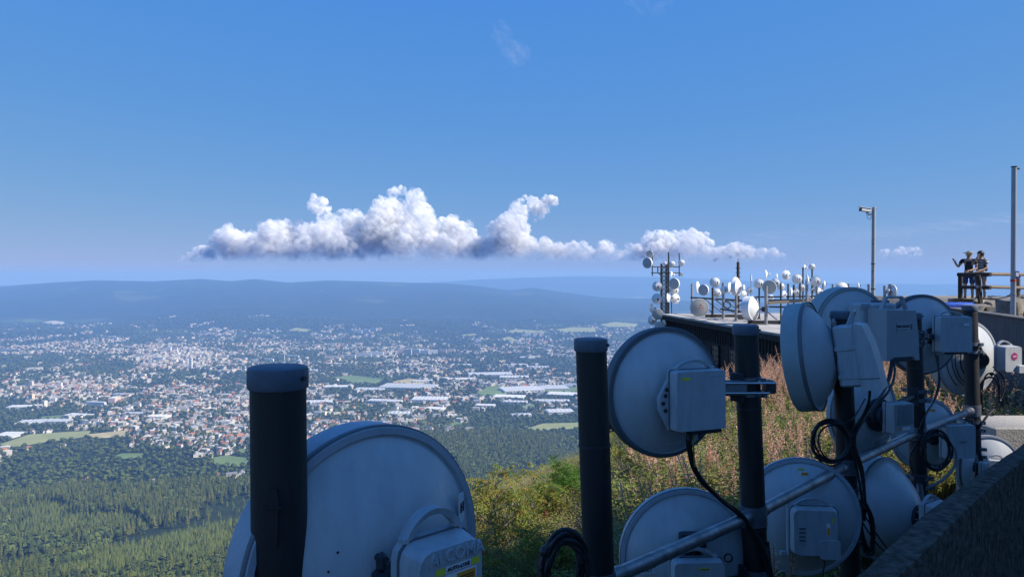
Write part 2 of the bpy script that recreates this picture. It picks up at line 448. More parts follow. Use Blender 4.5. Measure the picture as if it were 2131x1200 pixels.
def merged(parts):
    """Several builders with a material each -> one mesh with material slots."""
    vs = []; fs = []; mi = []; mats = []
    for mb, m in parts:
        b = len(vs); vs += mb.v; fs += [tuple(i + b for i in f) for f in mb.f]; mi += [len(mats)] * len(mb.f); mats.append(m)
    me = bpy.data.meshes.new('tree'); me.from_pydata(vs, [], fs); me.polygons.foreach_set('material_index', mi)
    for m in mats: me.materials.append(m)
    me.update(); return me
crowns = [spruce_crown(s, 1, w, 10, 9, b) for s, w, b in ((1, .18, .12), (2, .21, .1), (3, .16, .3), (4, .19, .42))]
tree_src = [bpy.data.objects.new('t', merged([(c, M_SPRUCE), (spruce_trunk(), M_BARK)])) for c in crowns]
tree_src.append(bpy.data.objects.new('t', merged([(spruce_crown(9, 1, .24, 8, 9, .03), M_SPRUCE2), (spruce_trunk(), M_BARK)])))
tree_src.append(bpy.data.objects.new('t', merged([(broad_crown(5), M_BROAD), (MB().cyl((0, 0, 0), (0, 0, .5), .025, .012, 5, caps=False), M_BARK)])))
tree_src.append(bpy.data.objects.new('t', merged([(dead_tree(7), M_DEAD)])))
source('tree', tree_src)

def photo_px(X, Y, z):
    return CX + F_PX * X / Y, HY - F_PX * z / Y
def in_clearing(X, Y):
    return fbm(X + 300, Y * .7, 330, 3) > .42
def woods():
    rnd = random.Random(3); P = []; S = []; Ro = []; I = []
    Y = 520.0
    while Y < 3100:
        step = 6.6 if Y < 1300 else (7.6 if Y < 2000 else 9.0)
        X = -.72 * Y
        while X < .2 * Y:
            x = X + rnd.uniform(-.45, .45) * step; y = Y + rnd.uniform(-.45, .45) * step; X += step
            c = CX + F_PX * x / y
            if not -60 < c < 1420: continue
            edge = 2150 + 420 * fbm(x, 40, 500, 2) if c < 700 else 2750 + 300 * fbm(x, 90, 400, 2)
            if y > edge: continue
            if in_clearing(x, y) and rnd.random() < .93: continue
            z = ground_z(x, y); stand = fbm(x - 500, y + 200, 260, 2)
            young = stand > .22
            h = rnd.uniform(11, 18) if young else rnd.uniform(24, 37)
            r = rnd.random()
            k = 4 if young and r < .8 else (6 if r > .993 else (5 if r < (.10 + .25 * (fbm(x, y + 900, 500, 2) > .2)) else rnd.randint(0, 3)))
            if k == 5: h *= .75
            P.append((x, y, z - .3)); S.append(h); Ro.append(rnd.uniform(0, 6.28)); I.append(k)
        Y += step * .92
    return P, S, Ro, I
P, S, Ro, I = woods()
vis = [i for i in range(len(P)) if I[i] != 5 and (0 < photo_px(*P[i])[0] < 520 or 1000 < photo_px(*P[i])[0] < 1205) and photo_px(P[i][0], P[i][1], P[i][2] + S[i])[1] < 1195]
vis.sort(key=lambda i: P[i][1] / S[i]); near = set(vis[:300])
cm = [bpy.data.meshes.new('crown')] * 0
crown_me = []; trunk_me = bpy.data.meshes.new('trunk')
for k, (mb, m) in enumerate([(c, M_SPRUCE) for c in crowns] + [(spruce_crown(9, 1, .24, 8, 9, .03), M_SPRUCE2), None or (MB(), None), (dead_tree(7), M_DEAD)]):
    if m is None: crown_me.append(None); continue
    me = mb.mesh('crown', None, None); me.materials.append(m); crown_me.append(me)
trunk_me = spruce_trunk().mesh('trunk', None, None); trunk_me.materials.append(M_BARK)
dead_trunk = MB().cyl((0, 0, 0), (0, 0, .5), .0125, .006, 5).mesh('trunk', None, None); dead_trunk.materials.append(M_DEAD)
for i in sorted(near):
    k = I[i]
    if k == 6: lab, cat, g = 'bare grey dead spruce standing among the green spruces of the wooded slope', 'dead tree', 'dead spruces on the slope'
    elif k == 4: lab, cat, g = 'young bright green spruce in the wood below the summit', 'tree', 'young spruces on the slope'
    else: lab, cat, g = 'tall dark green spruce in the wood below the summit', 'tree', 'tall spruces on the slope'
    t = thing('spruce_tree', P[i], lab, cat, g); t.rotation_euler.z = Ro[i]; t.scale = (S[i],) * 3
    for nm, me in (('trunk', dead_trunk if k == 6 else trunk_me), ('crown', crown_me[k])):
        o = bpy.data.objects.new(nm, me); o.parent = t; COL.objects.link(o)
rest = [i for i in range(len(P)) if i not in near]
scatter('spruce_wood', 'tree', [P[i] for i in rest], [S[i] for i in rest], [Ro[i] for i in rest], [I[i] for i in rest], 'dark spruce forest covering the mountain slope down to the town', 'forest')

# ------------------------------------------------------------------ the town in the valley
def ground_hit(x, y, y0=1200.0):
    u = (x - CX) / F_PX; w = -(y - HY) / F_PX; Y = y0
    while Y < 33000:
        if w * Y <= ground_z(u * Y, Y): break
        Y *= 1.01
    lo, hi = Y / 1.01, Y
    for _ in range(12):
        m = (lo + hi) / 2
        if w * m <= ground_z(u * m, m): hi = m
        else: lo = m
    return Vector((u * hi, hi, ground_z(u * hi, hi)))

def field(name, poly, colour, label=None, lift=3.0):
    """A field laid on the ground, its outline given in photo pixels."""
    pts = [ground_hit(*p) for p in poly]; c = sum((Vector(p) for p in pts), Vector()) / len(pts)
    mb = MB(); n = len(pts); ring = []
    for k in (1.0, .66, .33):
        ring.append([Vector((c.x + (p.x - c.x) * k, c.y + (p.y - c.y) * k, 0)) for p in pts])
    vs = [p for r in ring for p in r] + [Vector((c.x, c.y, 0))]
    vs = [Vector((p.x, p.y, ground_z(p.x, p.y) + lift)) for p in vs]
    fs = [(j * n + i, j * n + (i + 1) % n, (j + 1) * n + (i + 1) % n, (j + 1) * n + i) for j in range(2) for i in range(n)] + [(2 * n + i, 2 * n + (i + 1) % n, 3 * n) for i in range(n)]
    o = mb.add(vs, fs, True).build(name, mat(*colour), None, None)
    return tag(o, kind='structure')
G1 = ('meadow_green', (.15, .22, .055), .95, 0, .0, .006, (.10, .15, .04)); G2 = ('stubble', (.5, .42, .21), .95, 0, 0, .008, (.30, .25, .12)); G3 = ('hay_meadow', (.30, .31, .11), .95, 0, 0, .008, (.20, .22, .07)); G4 = ('quarry_stone', (.55, .5, .42), .95, 0, 0, .01, (.35, .32, .28))
FIELDS = [
    ([(990, 818), (1020, 803), (1060, 804), (1075, 815), (1040, 826), (1005, 824)], G1), ([(1130, 812), (1205, 806), (1215, 815), (1140, 818)], G1),
    ([(1095, 893), (1130, 882), (1215, 880), (1215, 892), (1120, 897)], G3), ([(0, 925), (60, 905), (130, 900), (190, 897), (180, 910), (90, 922), (10, 935)], G3),
    ([(180, 905), (260, 896), (262, 910), (200, 913)], G2), ([(815, 795), (850, 788), (895, 793), (880, 799), (830, 799)], G2), ([(690, 785), (740, 782), (795, 790), (785, 800), (735, 798)], G1),
    ([(1150, 962), (1160, 951), (1205, 953), (1208, 963)], G2), ([(952, 962), (965, 948), (990, 948), (985, 962), (960, 967)], G3), ([(230, 952), (255, 944), (300, 944), (295, 953), (245, 957)], G1),
    ([(435, 955), (470, 948), (520, 955), (510, 972), (450, 970)], G1), ([(80, 868), (130, 864), (135, 871), (90, 874)], G1),
    ([(1055, 690), (1075, 685), (1140, 690), (1130, 694), (1065, 692)], G3), ([(1155, 686), (1190, 681), (1240, 682), (1238, 692), (1175, 692)], G3), ([(1040, 705), (1060, 700), (1085, 712), (1070, 712)], G3),
    ([(88, 671), (112, 667), (139, 671), (130, 675), (100, 675)], G4), ([(600, 688), (615, 682), (648, 686), (640, 691)], G3), ([(960, 697), (990, 694), (992, 698), (965, 700)], G3),
    ([(1250, 675), (1280, 670), (1330, 674), (1320, 682), (1265, 682)], G3), ([(480, 940), (505, 934), (520, 940), (500, 946)], G1), ([(930, 885), (950, 878), (965, 884), (945, 890)], G1),
    ([(1085, 845), (1110, 840), (1115, 847), (1090, 852)], G1)]
FPOLY = [[ground_hit(*p) for p in poly] for poly, _ in FIELDS]
for poly, col in FIELDS: field('quarry' if col is G4 else 'field', poly, col)
def inside(x, y, poly):
    r = False; n = len(poly)
    for i in range(n):
        a, b = poly[i], poly[i - 1]
        if (a.y > y) != (b.y > y) and x < (b.x - a.x) * (y - a.y) / (b.y - a.y) + a.x: r = not r
    return r
def road(pts, w):
    P = [ground_hit(*p) for p in pts]; Q = []
    for a, b in zip(P, P[1:]):
        for k in range(8): Q.append(a.lerp(b, k / 8))
    Q.append(P[-1]); vs = []; fs = []
    for i, p in enumerate(Q):
        d = Q[min(i + 1, len(Q) - 1)] - Q[max(i - 1, 0)]; s = Vector((-d.y, d.x, 0)).normalized() * w / 2
        for q in (p + s, p - s): vs.append((q.x, q.y, ground_z(q.x, q.y) + 4))
        if i: fs.append((2 * i - 2, 2 * i - 1, 2 * i + 1, 2 * i))
    return tag(MB().add(vs, fs).build('road', mat('far_road', (.25, .25, .25), .9), None, None), kind='structure')
road([(975, 702), (990, 708), (975, 722), (953, 740), (950, 752)], 26); road([(835, 852), (858, 862), (862, 880), (872, 892)], 12); road([(1120, 828), (1098, 845), (1088, 860)], 11)

M_WALL = tinted('house_wall', [(.80, .73, .60), (.68, .55, .38), (.82, .79, .72), (.62, .55, .45), (.78, .67, .48)], .9)
M_ROOF_R = tinted('tile_roof', [(.32, .12, .07), (.28, .13, .09), (.40, .16, .08), (.22, .11, .09)], .85)
M_ROOF_G = tinted('grey_roof', [(.16, .16, .17), (.28, .28, .29), (.09, .09, .1), (.4, .4, .4)], .7)
M_FLAT = tinted('flat_roof', [(.54, .51, .46), (.38, .35, .31), (.70, .67, .61), (.45, .41, .36)], .8)
M_BLOCKW = tinted('block_wall', [(.76, .69, .55), (.80, .76, .68), (.68, .55, .38), (.64, .6, .55), (.76, .62, .48)], .9)
M_WIN = mat('far_window', (.06, .07, .09), .2)
def house(l, w, h, rh, roofm, eave=.5):
    body = MB().box((0, 0, h / 2), (l, w, h)); body.add([(-l / 2, -w / 2, h), (-l / 2, w / 2, h), (-l / 2, 0, h + rh), (l / 2, -w / 2, h), (l / 2, w / 2, h), (l / 2, 0, h + rh)], [(0, 1, 2), (3, 5, 4)])
    e = eave; roof = MB(); k = rh / (w / 2)
    for s in (-1, 1):
        roof.add([(-l / 2 - e, 0, h + rh + .25), (l / 2 + e, 0, h + rh + .25), (l / 2 + e, s * (w / 2 + e), h - e * k + .25), (-l / 2 - e, s * (w / 2 + e), h - e * k + .25),
                  (-l / 2 - e, 0, h + rh), (l / 2 + e, 0, h + rh), (l / 2 + e, s * (w / 2 + e), h - e * k), (-l / 2 - e, s * (w / 2 + e), h - e * k)], [(0, 1, 2, 3), (4, 7, 6, 5), (3, 2, 6, 7), (0, 3, 7, 4), (1, 5, 6, 2)])
    chim = MB().box((l * .2, w * .12, h + rh), (.9, .9, 2.2))
    win = MB()
    for s in (-1, 1):
        for x in (-.3, 0, .3):
            for z in ((h * .3, h * .75) if h > 4.5 else (h * .5,)): win.box((x * l, s * (w / 2 + .02), z), (1.3, .1, 1.4))
    return [(body, M_WALL), (roof, roofm), (chim, roofm), (win, M_WIN)]
def block(l, w, h, cols=None):
    body = MB().box((0, 0, h / 2), (l, w, h)); roof = MB().box((0, 0, h + .3), (l + .6, w + .6, .6)); roof.box((l * .2, 0, h + 1.6), (4, 3.5, 2.4)); win = MB()
    nf = max(2, int(h / 3)); nc = cols or max(3, int(l / 4))
    for s in (-1, 1):
        for f in range(nf):
            for c in range(nc):
                win.box((-l / 2 + (c + .5) * l / nc, s * (w / 2 + .02), (f + .55) * h / nf), (l / nc * .5, .12, h / nf * .45))
    return [(body, M_BLOCKW), (roof, M_FLAT), (win, M_WIN)]
HOUSES = [house(11, 9, 5.5, 4, M_ROOF_R), house(14, 10, 6, 4.5, M_ROOF_R), house(10, 9, 4, 4.5, M_ROOF_G), house(13, 9, 6, 3, M_ROOF_G), house(22, 12, 9, 5, M_ROOF_R), house(26, 13, 11, 4.5, M_ROOF_G)]
BLOCKS = [block(26, 14, 14), block(40, 14, 17), block(20, 18, 26), block(60, 13, 24), block(50, 28, 8, 6)]
source('house', [bpy.data.objects.new('h', merged(h)) for h in HOUSES + BLOCKS])

CENTRES = [(360, 745, 90, 28, 1.3), (180, 720, 130, 22, .8), (420, 850, 130, 55, 1.0), (150, 800, 160, 40, .75), (480, 905, 70, 40, .9), (700, 850, 90, 40, .7), (850, 860, 120, 30, .75), (560, 725, 90, 22, .7),
           (800, 730, 120, 20, .7), (900, 770, 180, 30, .6), (1080, 790, 120, 30, .55), (1130, 715, 90, 16, .7), (950, 910, 60, 28, .75), (700, 900, 60, 40, .8), (1130, 850, 80, 20, .5), (480, 700, 100, 12, .55), (1000, 740, 90, 14, .5), (760, 698, 60, 8, .5), (1280, 720, 80, 25, .6), (330, 690, 60, 10, .3), (620, 800, 80, 60, .6)]
def town_density(c, r):
    d = 0
    for a, b, sa, sb, w in CENTRES:
        d = max(d, w * math.exp(-.5 * ((c - a) / sa) ** 2 - .5 * ((r - b) / sb) ** 2))
    return d
HALLS = [  # photo column, row, width in pixels, depth in metres, height in metres
    (850, 806, 112, 170, 11), (895, 832, 72, 110, 10), (770, 812, 60, 90, 10), (1085, 812, 84, 150, 12), (1152, 808, 56, 120, 10), (1060, 828, 64, 90, 11), (1072, 838, 50, 50, 9), (1175, 822, 70, 100, 10), (1150, 836, 70, 60, 9),
    (1165, 858, 54, 80, 10), (1190, 803, 34, 80, 10), (800, 836, 70, 70, 9), (660, 838, 60, 70, 9), (700, 806, 50, 70, 9), (75, 880, 66, 90, 9), (18, 908, 44, 90, 10), (122, 878, 44, 60, 9), (165, 866, 60, 60, 8), (640, 772, 40, 60, 8), (1020, 780, 90, 120, 11), (1070, 786, 60, 90, 10), (960, 790, 60, 70, 9),
    (1120, 765, 44, 70, 9), (1075, 760, 40, 60, 9), (880, 795, 40, 50, 12), (620, 866, 50, 60, 8), (255, 822, 40, 50, 8), (45, 848, 50, 60, 9), (560, 880, 60, 60, 8), (905, 852, 40, 60, 8), (830, 862, 44, 60, 9), (1010, 845, 40, 50, 8), (1085, 865, 40, 45, 8), (330, 868, 44, 50, 8), (280, 862, 44, 50, 8), (1100, 744, 50, 60, 8), (960, 760, 44, 60, 8), (700, 758, 40, 40, 8)]
TOWERS = [  # slabs and towers: column, row, width px, depth m, height m
    (389, 765, 5, 16, 62), (397, 766, 6, 16, 72), (352, 732, 9, 16, 40), (364, 733, 11, 16, 44), (695, 748, 38, 14, 30), (724, 747, 34, 14, 32), (756, 743, 34, 14, 34), (784, 741, 28, 14, 36), (836, 737, 18, 14, 44), (850, 738, 14, 14, 46), (866, 737, 16, 14, 42), (884, 738, 18, 14, 38), (902, 737, 18, 14, 36), (922, 735, 16, 14, 32),
    (940, 734, 14, 14, 30), (745, 693, 18, 14, 34), (762, 692, 16, 14, 36), (778, 690, 14, 14, 38), (790, 688, 10, 14, 36), (652, 700, 9, 16, 42), (666, 702, 8, 16, 36), (996, 714, 10, 18, 44), (1100, 700, 10, 14, 36), (1114, 700, 9, 14, 40), (1127, 700, 9, 14, 38), (1090, 700, 8, 14, 30), (690, 730, 12, 14, 26), (720, 729, 12, 14, 26), (630, 722, 24, 14, 22), (660, 722, 20, 14, 24), (690, 720, 18, 14, 24),
    (20, 732, 44, 14, 26), (200, 845, 44, 14, 22), (238, 836, 14, 60, 24), (66, 833, 9, 18, 34), (92, 846, 9, 18, 30), (112, 838, 10, 18, 26), (125, 808, 8, 16, 34), (65, 806, 8, 16, 36), (38, 815, 12, 16, 30), (555, 690, 30, 14, 20), (610, 745, 26, 14, 22), (560, 752, 20, 14, 22), (1160, 742, 14, 16, 24), (1185, 748, 12, 16, 26), (1200, 766, 14, 16, 26), (1140, 730, 16, 14, 22), (855, 702, 10, 12, 18), (430, 697, 30, 16, 16), (160, 730, 30, 14, 20), (290, 745, 24, 16, 22), (330, 750, 24, 16, 24), (310, 762, 26, 16, 20), (420, 742, 24, 14, 22), (465, 745, 18, 14, 22)]
KEEP = []
M_HALLROOF = [mat('hall_roof_%d' % i, c, .6, 0, .15, .02) for i, c in enumerate([(.62, .62, .61), (.5, .51, .53), (.7, .69, .66), (.36, .38, .41)])]
M_HALLWALL = [mat('hall_wall_%d' % i, c, .8) for i, c in enumerate([(.66, .66, .66), (.45, .48, .52), (.7, .66, .55)])]
rnd = random.Random(21)
for i, (c, r, w, dep, h) in enumerate(HALLS):
    p = ground_hit(c, r); wid = w * p.y / F_PX; a = rnd.uniform(-.25, .25)
    t = thing('industrial_hall', (p.x, p.y, p.z - 1), ('%s flat-roofed industrial hall with %s walls %s' % ('very long' if w > 75 else 'long' if w > 52 else 'short', ('pale grey', 'blue-grey', 'cream')[i % 3], 'beside the pale town fields' if c > 980 else 'at the dark edge of the woods' if c < 200 else 'among the town trees')), 'hall', 'industrial halls in the valley'); t.rotation_euler.z = a
    KEEP.append((p.x, p.y, wid / 2 + 12, dep / 2 + 12))
    parts = [('wall', MB().box((0, 0, h / 2), (wid, dep, h)), M_HALLWALL[i % 3]), ('roof', MB().box((0, 0, h + .5), (wid + 1, dep + 1, 1)), M_HALLROOF[rnd.choice((0, 0, 1, 2, 2, 3))])]
    sk = MB(); n = max(3, int(wid / 18))
    for k in range(n): sk.box((-wid / 2 + (k + .5) * wid / n, 0, h + 1.6), (wid / n * .4, dep * .86, 1.3))
    parts.append(('skylight', sk, M_HALLROOF[(i + 1) % 4]))
    wn_ = MB()
    for k in range(n): wn_.box((-wid / 2 + (k + .5) * wid / n, -dep / 2 - .1, h * .6), (wid / n * .7, .3, h * .25))
    parts.append(('window_band', wn_, M_WIN))
    for nm, mb, m in parts:
        o = bpy.data.objects.new(nm, mb.mesh(nm, None, None)); o.data.materials.append(m); o.parent = t; COL.objects.link(o)
M_SLAB = [mat('slab_%d' % i, c, .85) for i, c in enumerate([(.74, .7, .6), (.78, .77, .74), (.7, .58, .42), (.66, .66, .68), (.72, .56, .46)])]
for i, (c, r, w, dep, h) in enumerate(TOWERS):
    p = ground_hit(c, r); wid = max(14, w * p.y / F_PX); a = rnd.uniform(-.3, .1)
    t = thing('apartment_block', (p.x, p.y, p.z - 1), 'tall pale high-rise apartment block in the valley town' if h > 30 else 'long pale apartment slab in the valley town', 'apartment block', 'high-rise blocks in the valley' if h > 30 else 'apartment slabs in the valley'); t.rotation_euler.z = a
    KEEP.append((p.x, p.y, wid / 2 + 10, dep / 2 + 12))
    for nm, (mb, m) in zip(('wall', 'roof', 'window'), block(wid, dep, h)):
        o = bpy.data.objects.new(nm, mb.mesh(nm, None, None)); o.data.materials.append(M_SLAB[(i * 3) % 5] if nm == 'wall' else m); o.parent = t; COL.objects.link(o)
        if nm == 'window': o['kind'] = 'stuff'

KG = {}
for a, b, w, d in KEEP:
    for gx in range(int((a - w) // 100), int((a + w) // 100) + 1):
        for gy in range(int((b - d) // 100), int((b + d) // 100) + 1): KG.setdefault((gx, gy), []).append((a, b, w, d))
def taken(x, y):
    for a, b, w, d in KG.get((int(x // 100), int(y // 100)), ()):
        if abs(x - a) < w and abs(y - b) < d: return True
    return False
def town():
    rnd = random.Random(8); H = []; T = []; Y = 2000.0
    while Y < 9500:
        st = 25 if Y < 4300 else (32 if Y < 6500 else 44)
        X = -.70 * Y
        while X < .28 * Y:
            x = X + rnd.uniform(-.4, .4) * st; y = Y + rnd.uniform(-.4, .4) * st; X += st
            z = ground_z(x, y); c, r = photo_px(x, y, z)
            if not -20 < c < 1500: continue
            if z > -555 and y < 4000: continue
            dn = town_density(c, r); nz = fbm(x, y, 420, 3) * .75 + fbm(x + 5000, y, 130, 2) * .4
            dens = dn * 1.12 + nz - .2
            if taken(x, y) or any(inside(x, y, p) for p in FPOLY): continue
            if rnd.random() < dens * .95 and dens > .1:
                core = dn > .8 and 700 < r < 800 and 240 < c < 500
                q = rnd.random()
                if core: k = rnd.choice((4, 5, 5, 6, 6, 7, 8))
                elif r < 810: k = rnd.choice((4, 5, 0, 1, 3, 6, 7, 4, 5)) if q < .85 else 10
                else: k = rnd.choice((0, 1, 2, 3, 3, 2, 5, 4, 3, 5, 3, 6)) if q < .96 else rnd.choice((6, 10, 10))
                H.append(((x, y, z - .3), rnd.uniform(.85, 1.2), rnd.choice((0, 1.57)) + rnd.gauss(.2, .35), k))
            n = 2 if Y < 4300 else 2
            for _ in range(n):
                if rnd.random() < (.78 - .3 * dens):
                    xx = x + rnd.uniform(-.5, .5) * st; yy = y + rnd.uniform(-.5, .5) * st
                    if taken(xx, yy) or any(inside(xx, yy, p) for p in FPOLY): continue
                    hh = rnd.uniform(8, 17) * (1 if Y < 4300 else 1.25)
                    T.append(((xx, yy, ground_z(xx, yy) - .3), (hh * rnd.uniform(.9, 1.4), hh * rnd.uniform(.9, 1.4), hh), rnd.uniform(0, 6.28), 5 if rnd.random() < .85 else rnd.randint(0, 1)))
        Y += st
    return H, T
H, T = town()
def shown(p):
    c, r = photo_px(*p)
    return 0 < c < 525 or 650 < c < 1205 and r < 875 or 985 < c < 1205
hv = [i for i in range(len(H)) if shown(H[i][0]) and H[i][3] < 6]
hv.sort(key=lambda i: H[i][0][1]); hv = hv[:300]; hs_ = set(hv)
PM = {}
for i in hv:
    p, s, ro, k = H[i]
    t = thing('house', p, ('small house with a red tiled roof at the near edge of the town' if k in (0, 1) else 'small house with a grey roof at the near edge of the town' if k in (2, 3) else 'large gabled house of several storeys at the near edge of the town'), 'house', ('red-roofed houses', 'grey-roofed houses', 'large gabled houses')[k // 2] + ' below the wood')
    t.rotation_euler.z = ro; t.scale = (s,) * 3
    for j, nm in enumerate(('wall', 'roof', 'chimney', 'window')):
        if (k, j) not in PM:
            mb, m = HOUSES[k][j]; me = mb.mesh(nm, None, None); me.materials.append(m); PM[(k, j)] = me
        o = bpy.data.objects.new(nm, PM[(k, j)]); o.parent = t; COL.objects.link(o)
        if nm == 'window': o['kind'] = 'stuff'
hr = [H[i] for i in range(len(H)) if i not in hs_]
scatter('town_houses', 'house', [h[0] for h in hr], [h[1] for h in hr], [h[2] for h in hr], [h[3] for h in hr], 'countless small houses and blocks of the town spread over the valley floor', 'town')
scatter('town_trees', 'tree', [t[0] for t in T], [t[1] for t in T], [t[2] for t in T], [t[3] for t in T], 'green trees growing between the houses all over the valley floor', 'trees')
print('woods', len(P), 'houses', len(H), 'town trees', len(T))
ch = ground_hit(592, 752)
tag(MB().cyl(ch, ch + Vector((0, 0, 95)), 4, 2.6, 10).build('chimney_stack', mat('stack', (.6, .6, .6), .8)), 'slender pale chimney stack rising from the valley town', 'chimney')

# ------------------------------------------------------------------ clouds, 42 km off, above the haze
def cloud_material(name='cloud', a0=.006, a1=.18, z0=720, z1=1950):
    m = bpy.data.materials.new(name); m.use_nodes = True; nt = m.node_tree; nd = nt.nodes; nd.clear(); L = nt.links
    out = nd.new('ShaderNodeOutputMaterial'); df = nd.new('ShaderNodeBsdfDiffuse'); df.inputs[0].default_value = (.98, .98, .98, 1)
    tr = nd.new('ShaderNodeBsdfTranslucent'); tr.inputs[0].default_value = (.98, .98, .98, 1); mx = nd.new('ShaderNodeMixShader'); mx.inputs[0].default_value = .44
    L.new(df.outputs[0], mx.inputs[1]); L.new(tr.outputs[0], mx.inputs[2])
    tp = nd.new('ShaderNodeBsdfTransparent'); m2 = nd.new('ShaderNodeMixShader')
    ge = nd.new('ShaderNodeNewGeometry'); sx = nd.new('ShaderNodeSeparateXYZ'); L.new(ge.outputs['Position'], sx.inputs[0])
    mr = nd.new('ShaderNodeMapRange'); mr.inputs[1].default_value = z0; mr.inputs[2].default_value = z1; mr.inputs[3].default_value = a0; mr.inputs[4].default_value = a1
    cn = nd.new('ShaderNodeTexNoise'); cn.inputs['Scale'].default_value = .0022; cn.inputs['Detail'].default_value = 5; L.new(ge.outputs['Position'], cn.inputs['Vector'])
    cr = nd.new('ShaderNodeMapRange'); cr.inputs[1].default_value = .38; cr.inputs[2].default_value = .6; cr.inputs[3].default_value = .15; cr.inputs[4].default_value = 1.0; L.new(cn.outputs[0], cr.inputs[0])
    cm2 = nd.new('ShaderNodeMath'); cm2.operation = 'MULTIPLY'; L.new(cr.outputs[0], cm2.inputs[0]); L.new(mr.outputs[0], cm2.inputs[1])
    L.new(sx.outputs[2], mr.inputs[0]); L.new(cm2.outputs[0], m2.inputs[0]); L.new(tp.outputs[0], m2.inputs[1]); L.new(mx.outputs[0], m2.inputs[2]); L.new(m2.outputs[0], out.inputs[0])
    return m
M_CLOUD = cloud_material()
bm = bmesh.new(); bmesh.ops.create_icosphere(bm, subdivisions=3, radius=1); me = bpy.data.meshes.new('puff'); bm.to_mesh(me); bm.free()
me.polygons.foreach_set('use_smooth', [True] * len(me.polygons)); me.materials.append(M_CLOUD); source('puff', [bpy.data.objects.new('p', me)])
CD = 42000.0
def cloud_bank(name, outline, base, label, seed, lumps, rmax=24, floor=None):
    """outline: list of (column, row of the cloud top); base: row of the flat base."""
    rnd = random.Random(seed); P = []; S = []; k = CD / F_PX
    x0, x1 = outline[0][0], outline[-1][0]; L1 = []; tries = 0
    while len(L1) < lumps and tries < 60000:
        tries += 1
        x = rnd.uniform(x0, x1); top = interp(x, outline); bot = base + 4 * mnoise.noise((x * .03, seed, 0)) - 1 if floor is None else interp(x, floor)
        if bot - top < 4: continue
        y = rnd.uniform(top, bot); r = min(rmax, rnd.uniform(.28, .75) * max(5, min(y - top + 4, 60)) + 3, (bot - y) * .9 + 4)
        if y - r < min(interp(x - r * .6, outline), interp(x + r * .6, outline), top) - 1.5: continue
        if r < 3: continue
        L1.append((x, y, rnd.uniform(-1, 1) * 1.2 * r * 2.2, r))
    for x, y, dp, r in L1:
        P.append(px(x, y, CD) + Vector((0, dp * k, 0))); S.append(r * k)
        for a in range(13):
            d = Vector((rnd.gauss(0, 1), rnd.gauss(0, 1) - .6, rnd.gauss(.45, .9))).normalized(); r2 = r * rnd.uniform(.28, .5)
            c2 = P[-1 if a == 0 else len(P) - 1] if False else px(x, y, CD) + Vector((0, dp * k, 0)) + d * r * k * .8
            if c2.z - r2 * k * .3 < (HY - base) * k and floor is None: continue
            P.append(c2); S.append(r2 * k)
            if r2 > 3:
                for b in range(4):
                    d2 = (d * .7 + Vector((rnd.gauss(0, 1), rnd.gauss(0, 1) - .4, rnd.gauss(.2, 1)))).normalized(); r3 = r2 * rnd.uniform(.28, .5)
                    P.append(c2 + d2 * r2 * k * .82); S.append(r3 * k)
    n = len(P)
    return scatter(name, 'puff', P, [(s, s, s * .92) for s in S], [0] * n, [0] * n, label, 'cloud')
TOP = [(380, 543), (392, 530), (405, 514), (425, 509), (445, 528), (460, 500), (470, 477), (500, 470), (520, 480), (560, 484), (583, 454), (605, 454), (625, 464), (655, 462), (672, 440), (690, 446), (715, 428), (735, 440), (765, 442), (784, 450), (790, 416), (806, 404), (815, 390), (835, 385), (850, 392), (866, 392), (874, 408), (880, 436), (897, 462), (915, 452), (935, 446), (950, 462), (965, 466), (980, 472), (988, 492), (1010, 494), (1030, 492), (1036, 462), (1050, 450), (1062, 420), (1070, 412), (1088, 440), (1092, 470), (1100, 496), (1125, 494), (1150, 508), (1180, 504), (1200, 496), (1225, 514), (1232, 541), (1242, 520), (1258, 496), (1280, 512), (1292, 541), (1304, 520), (1316, 502), (1335, 512), (1344, 520), (1358, 482), (1385, 474), (1410, 482), (1430, 474), (1465, 484), (1480, 512), (1490, 541), (1505, 518), (1525, 502), (1560, 518), (1600, 513), (1620, 530)]
cloud_bank('cumulus_cloud', TOP, 546, 'long white cumulus bank towering over the far hills', 4, 520, 32)
cloud_bank('cumulus_cloud', [(1078, 425), (1088, 404), (1105, 408), (1120, 414), (1140, 405), (1155, 408), (1158, 425)], 470, 'ragged white cloud tuft leaning off the top of a cumulus tower', 5, 48, 8, floor=[(1078, 450), (1100, 462), (1125, 455), (1145, 432), (1158, 424)])
cloud_bank('cumulus_cloud', [(644, 420), (648, 404), (668, 404), (678, 420), (684, 440)], 448, 'small slim cloud turret standing apart on the cumulus bank', 6, 26, 8, floor=[(644, 428), (660, 448), (684, 446)])
cloud_bank('cumulus_cloud', [(1826, 530), (1845, 518), (1870, 510), (1900, 510), (1925, 528)], 536, 'small isolated white cumulus behind the camera pole', 7, 16, 9)
cloud_bank('cumulus_cloud', [(886, 438), (893, 427), (902, 430), (904, 436)], 440, 'tiny cloud scrap floating beside the tallest cumulus tower', 8, 5, 5)

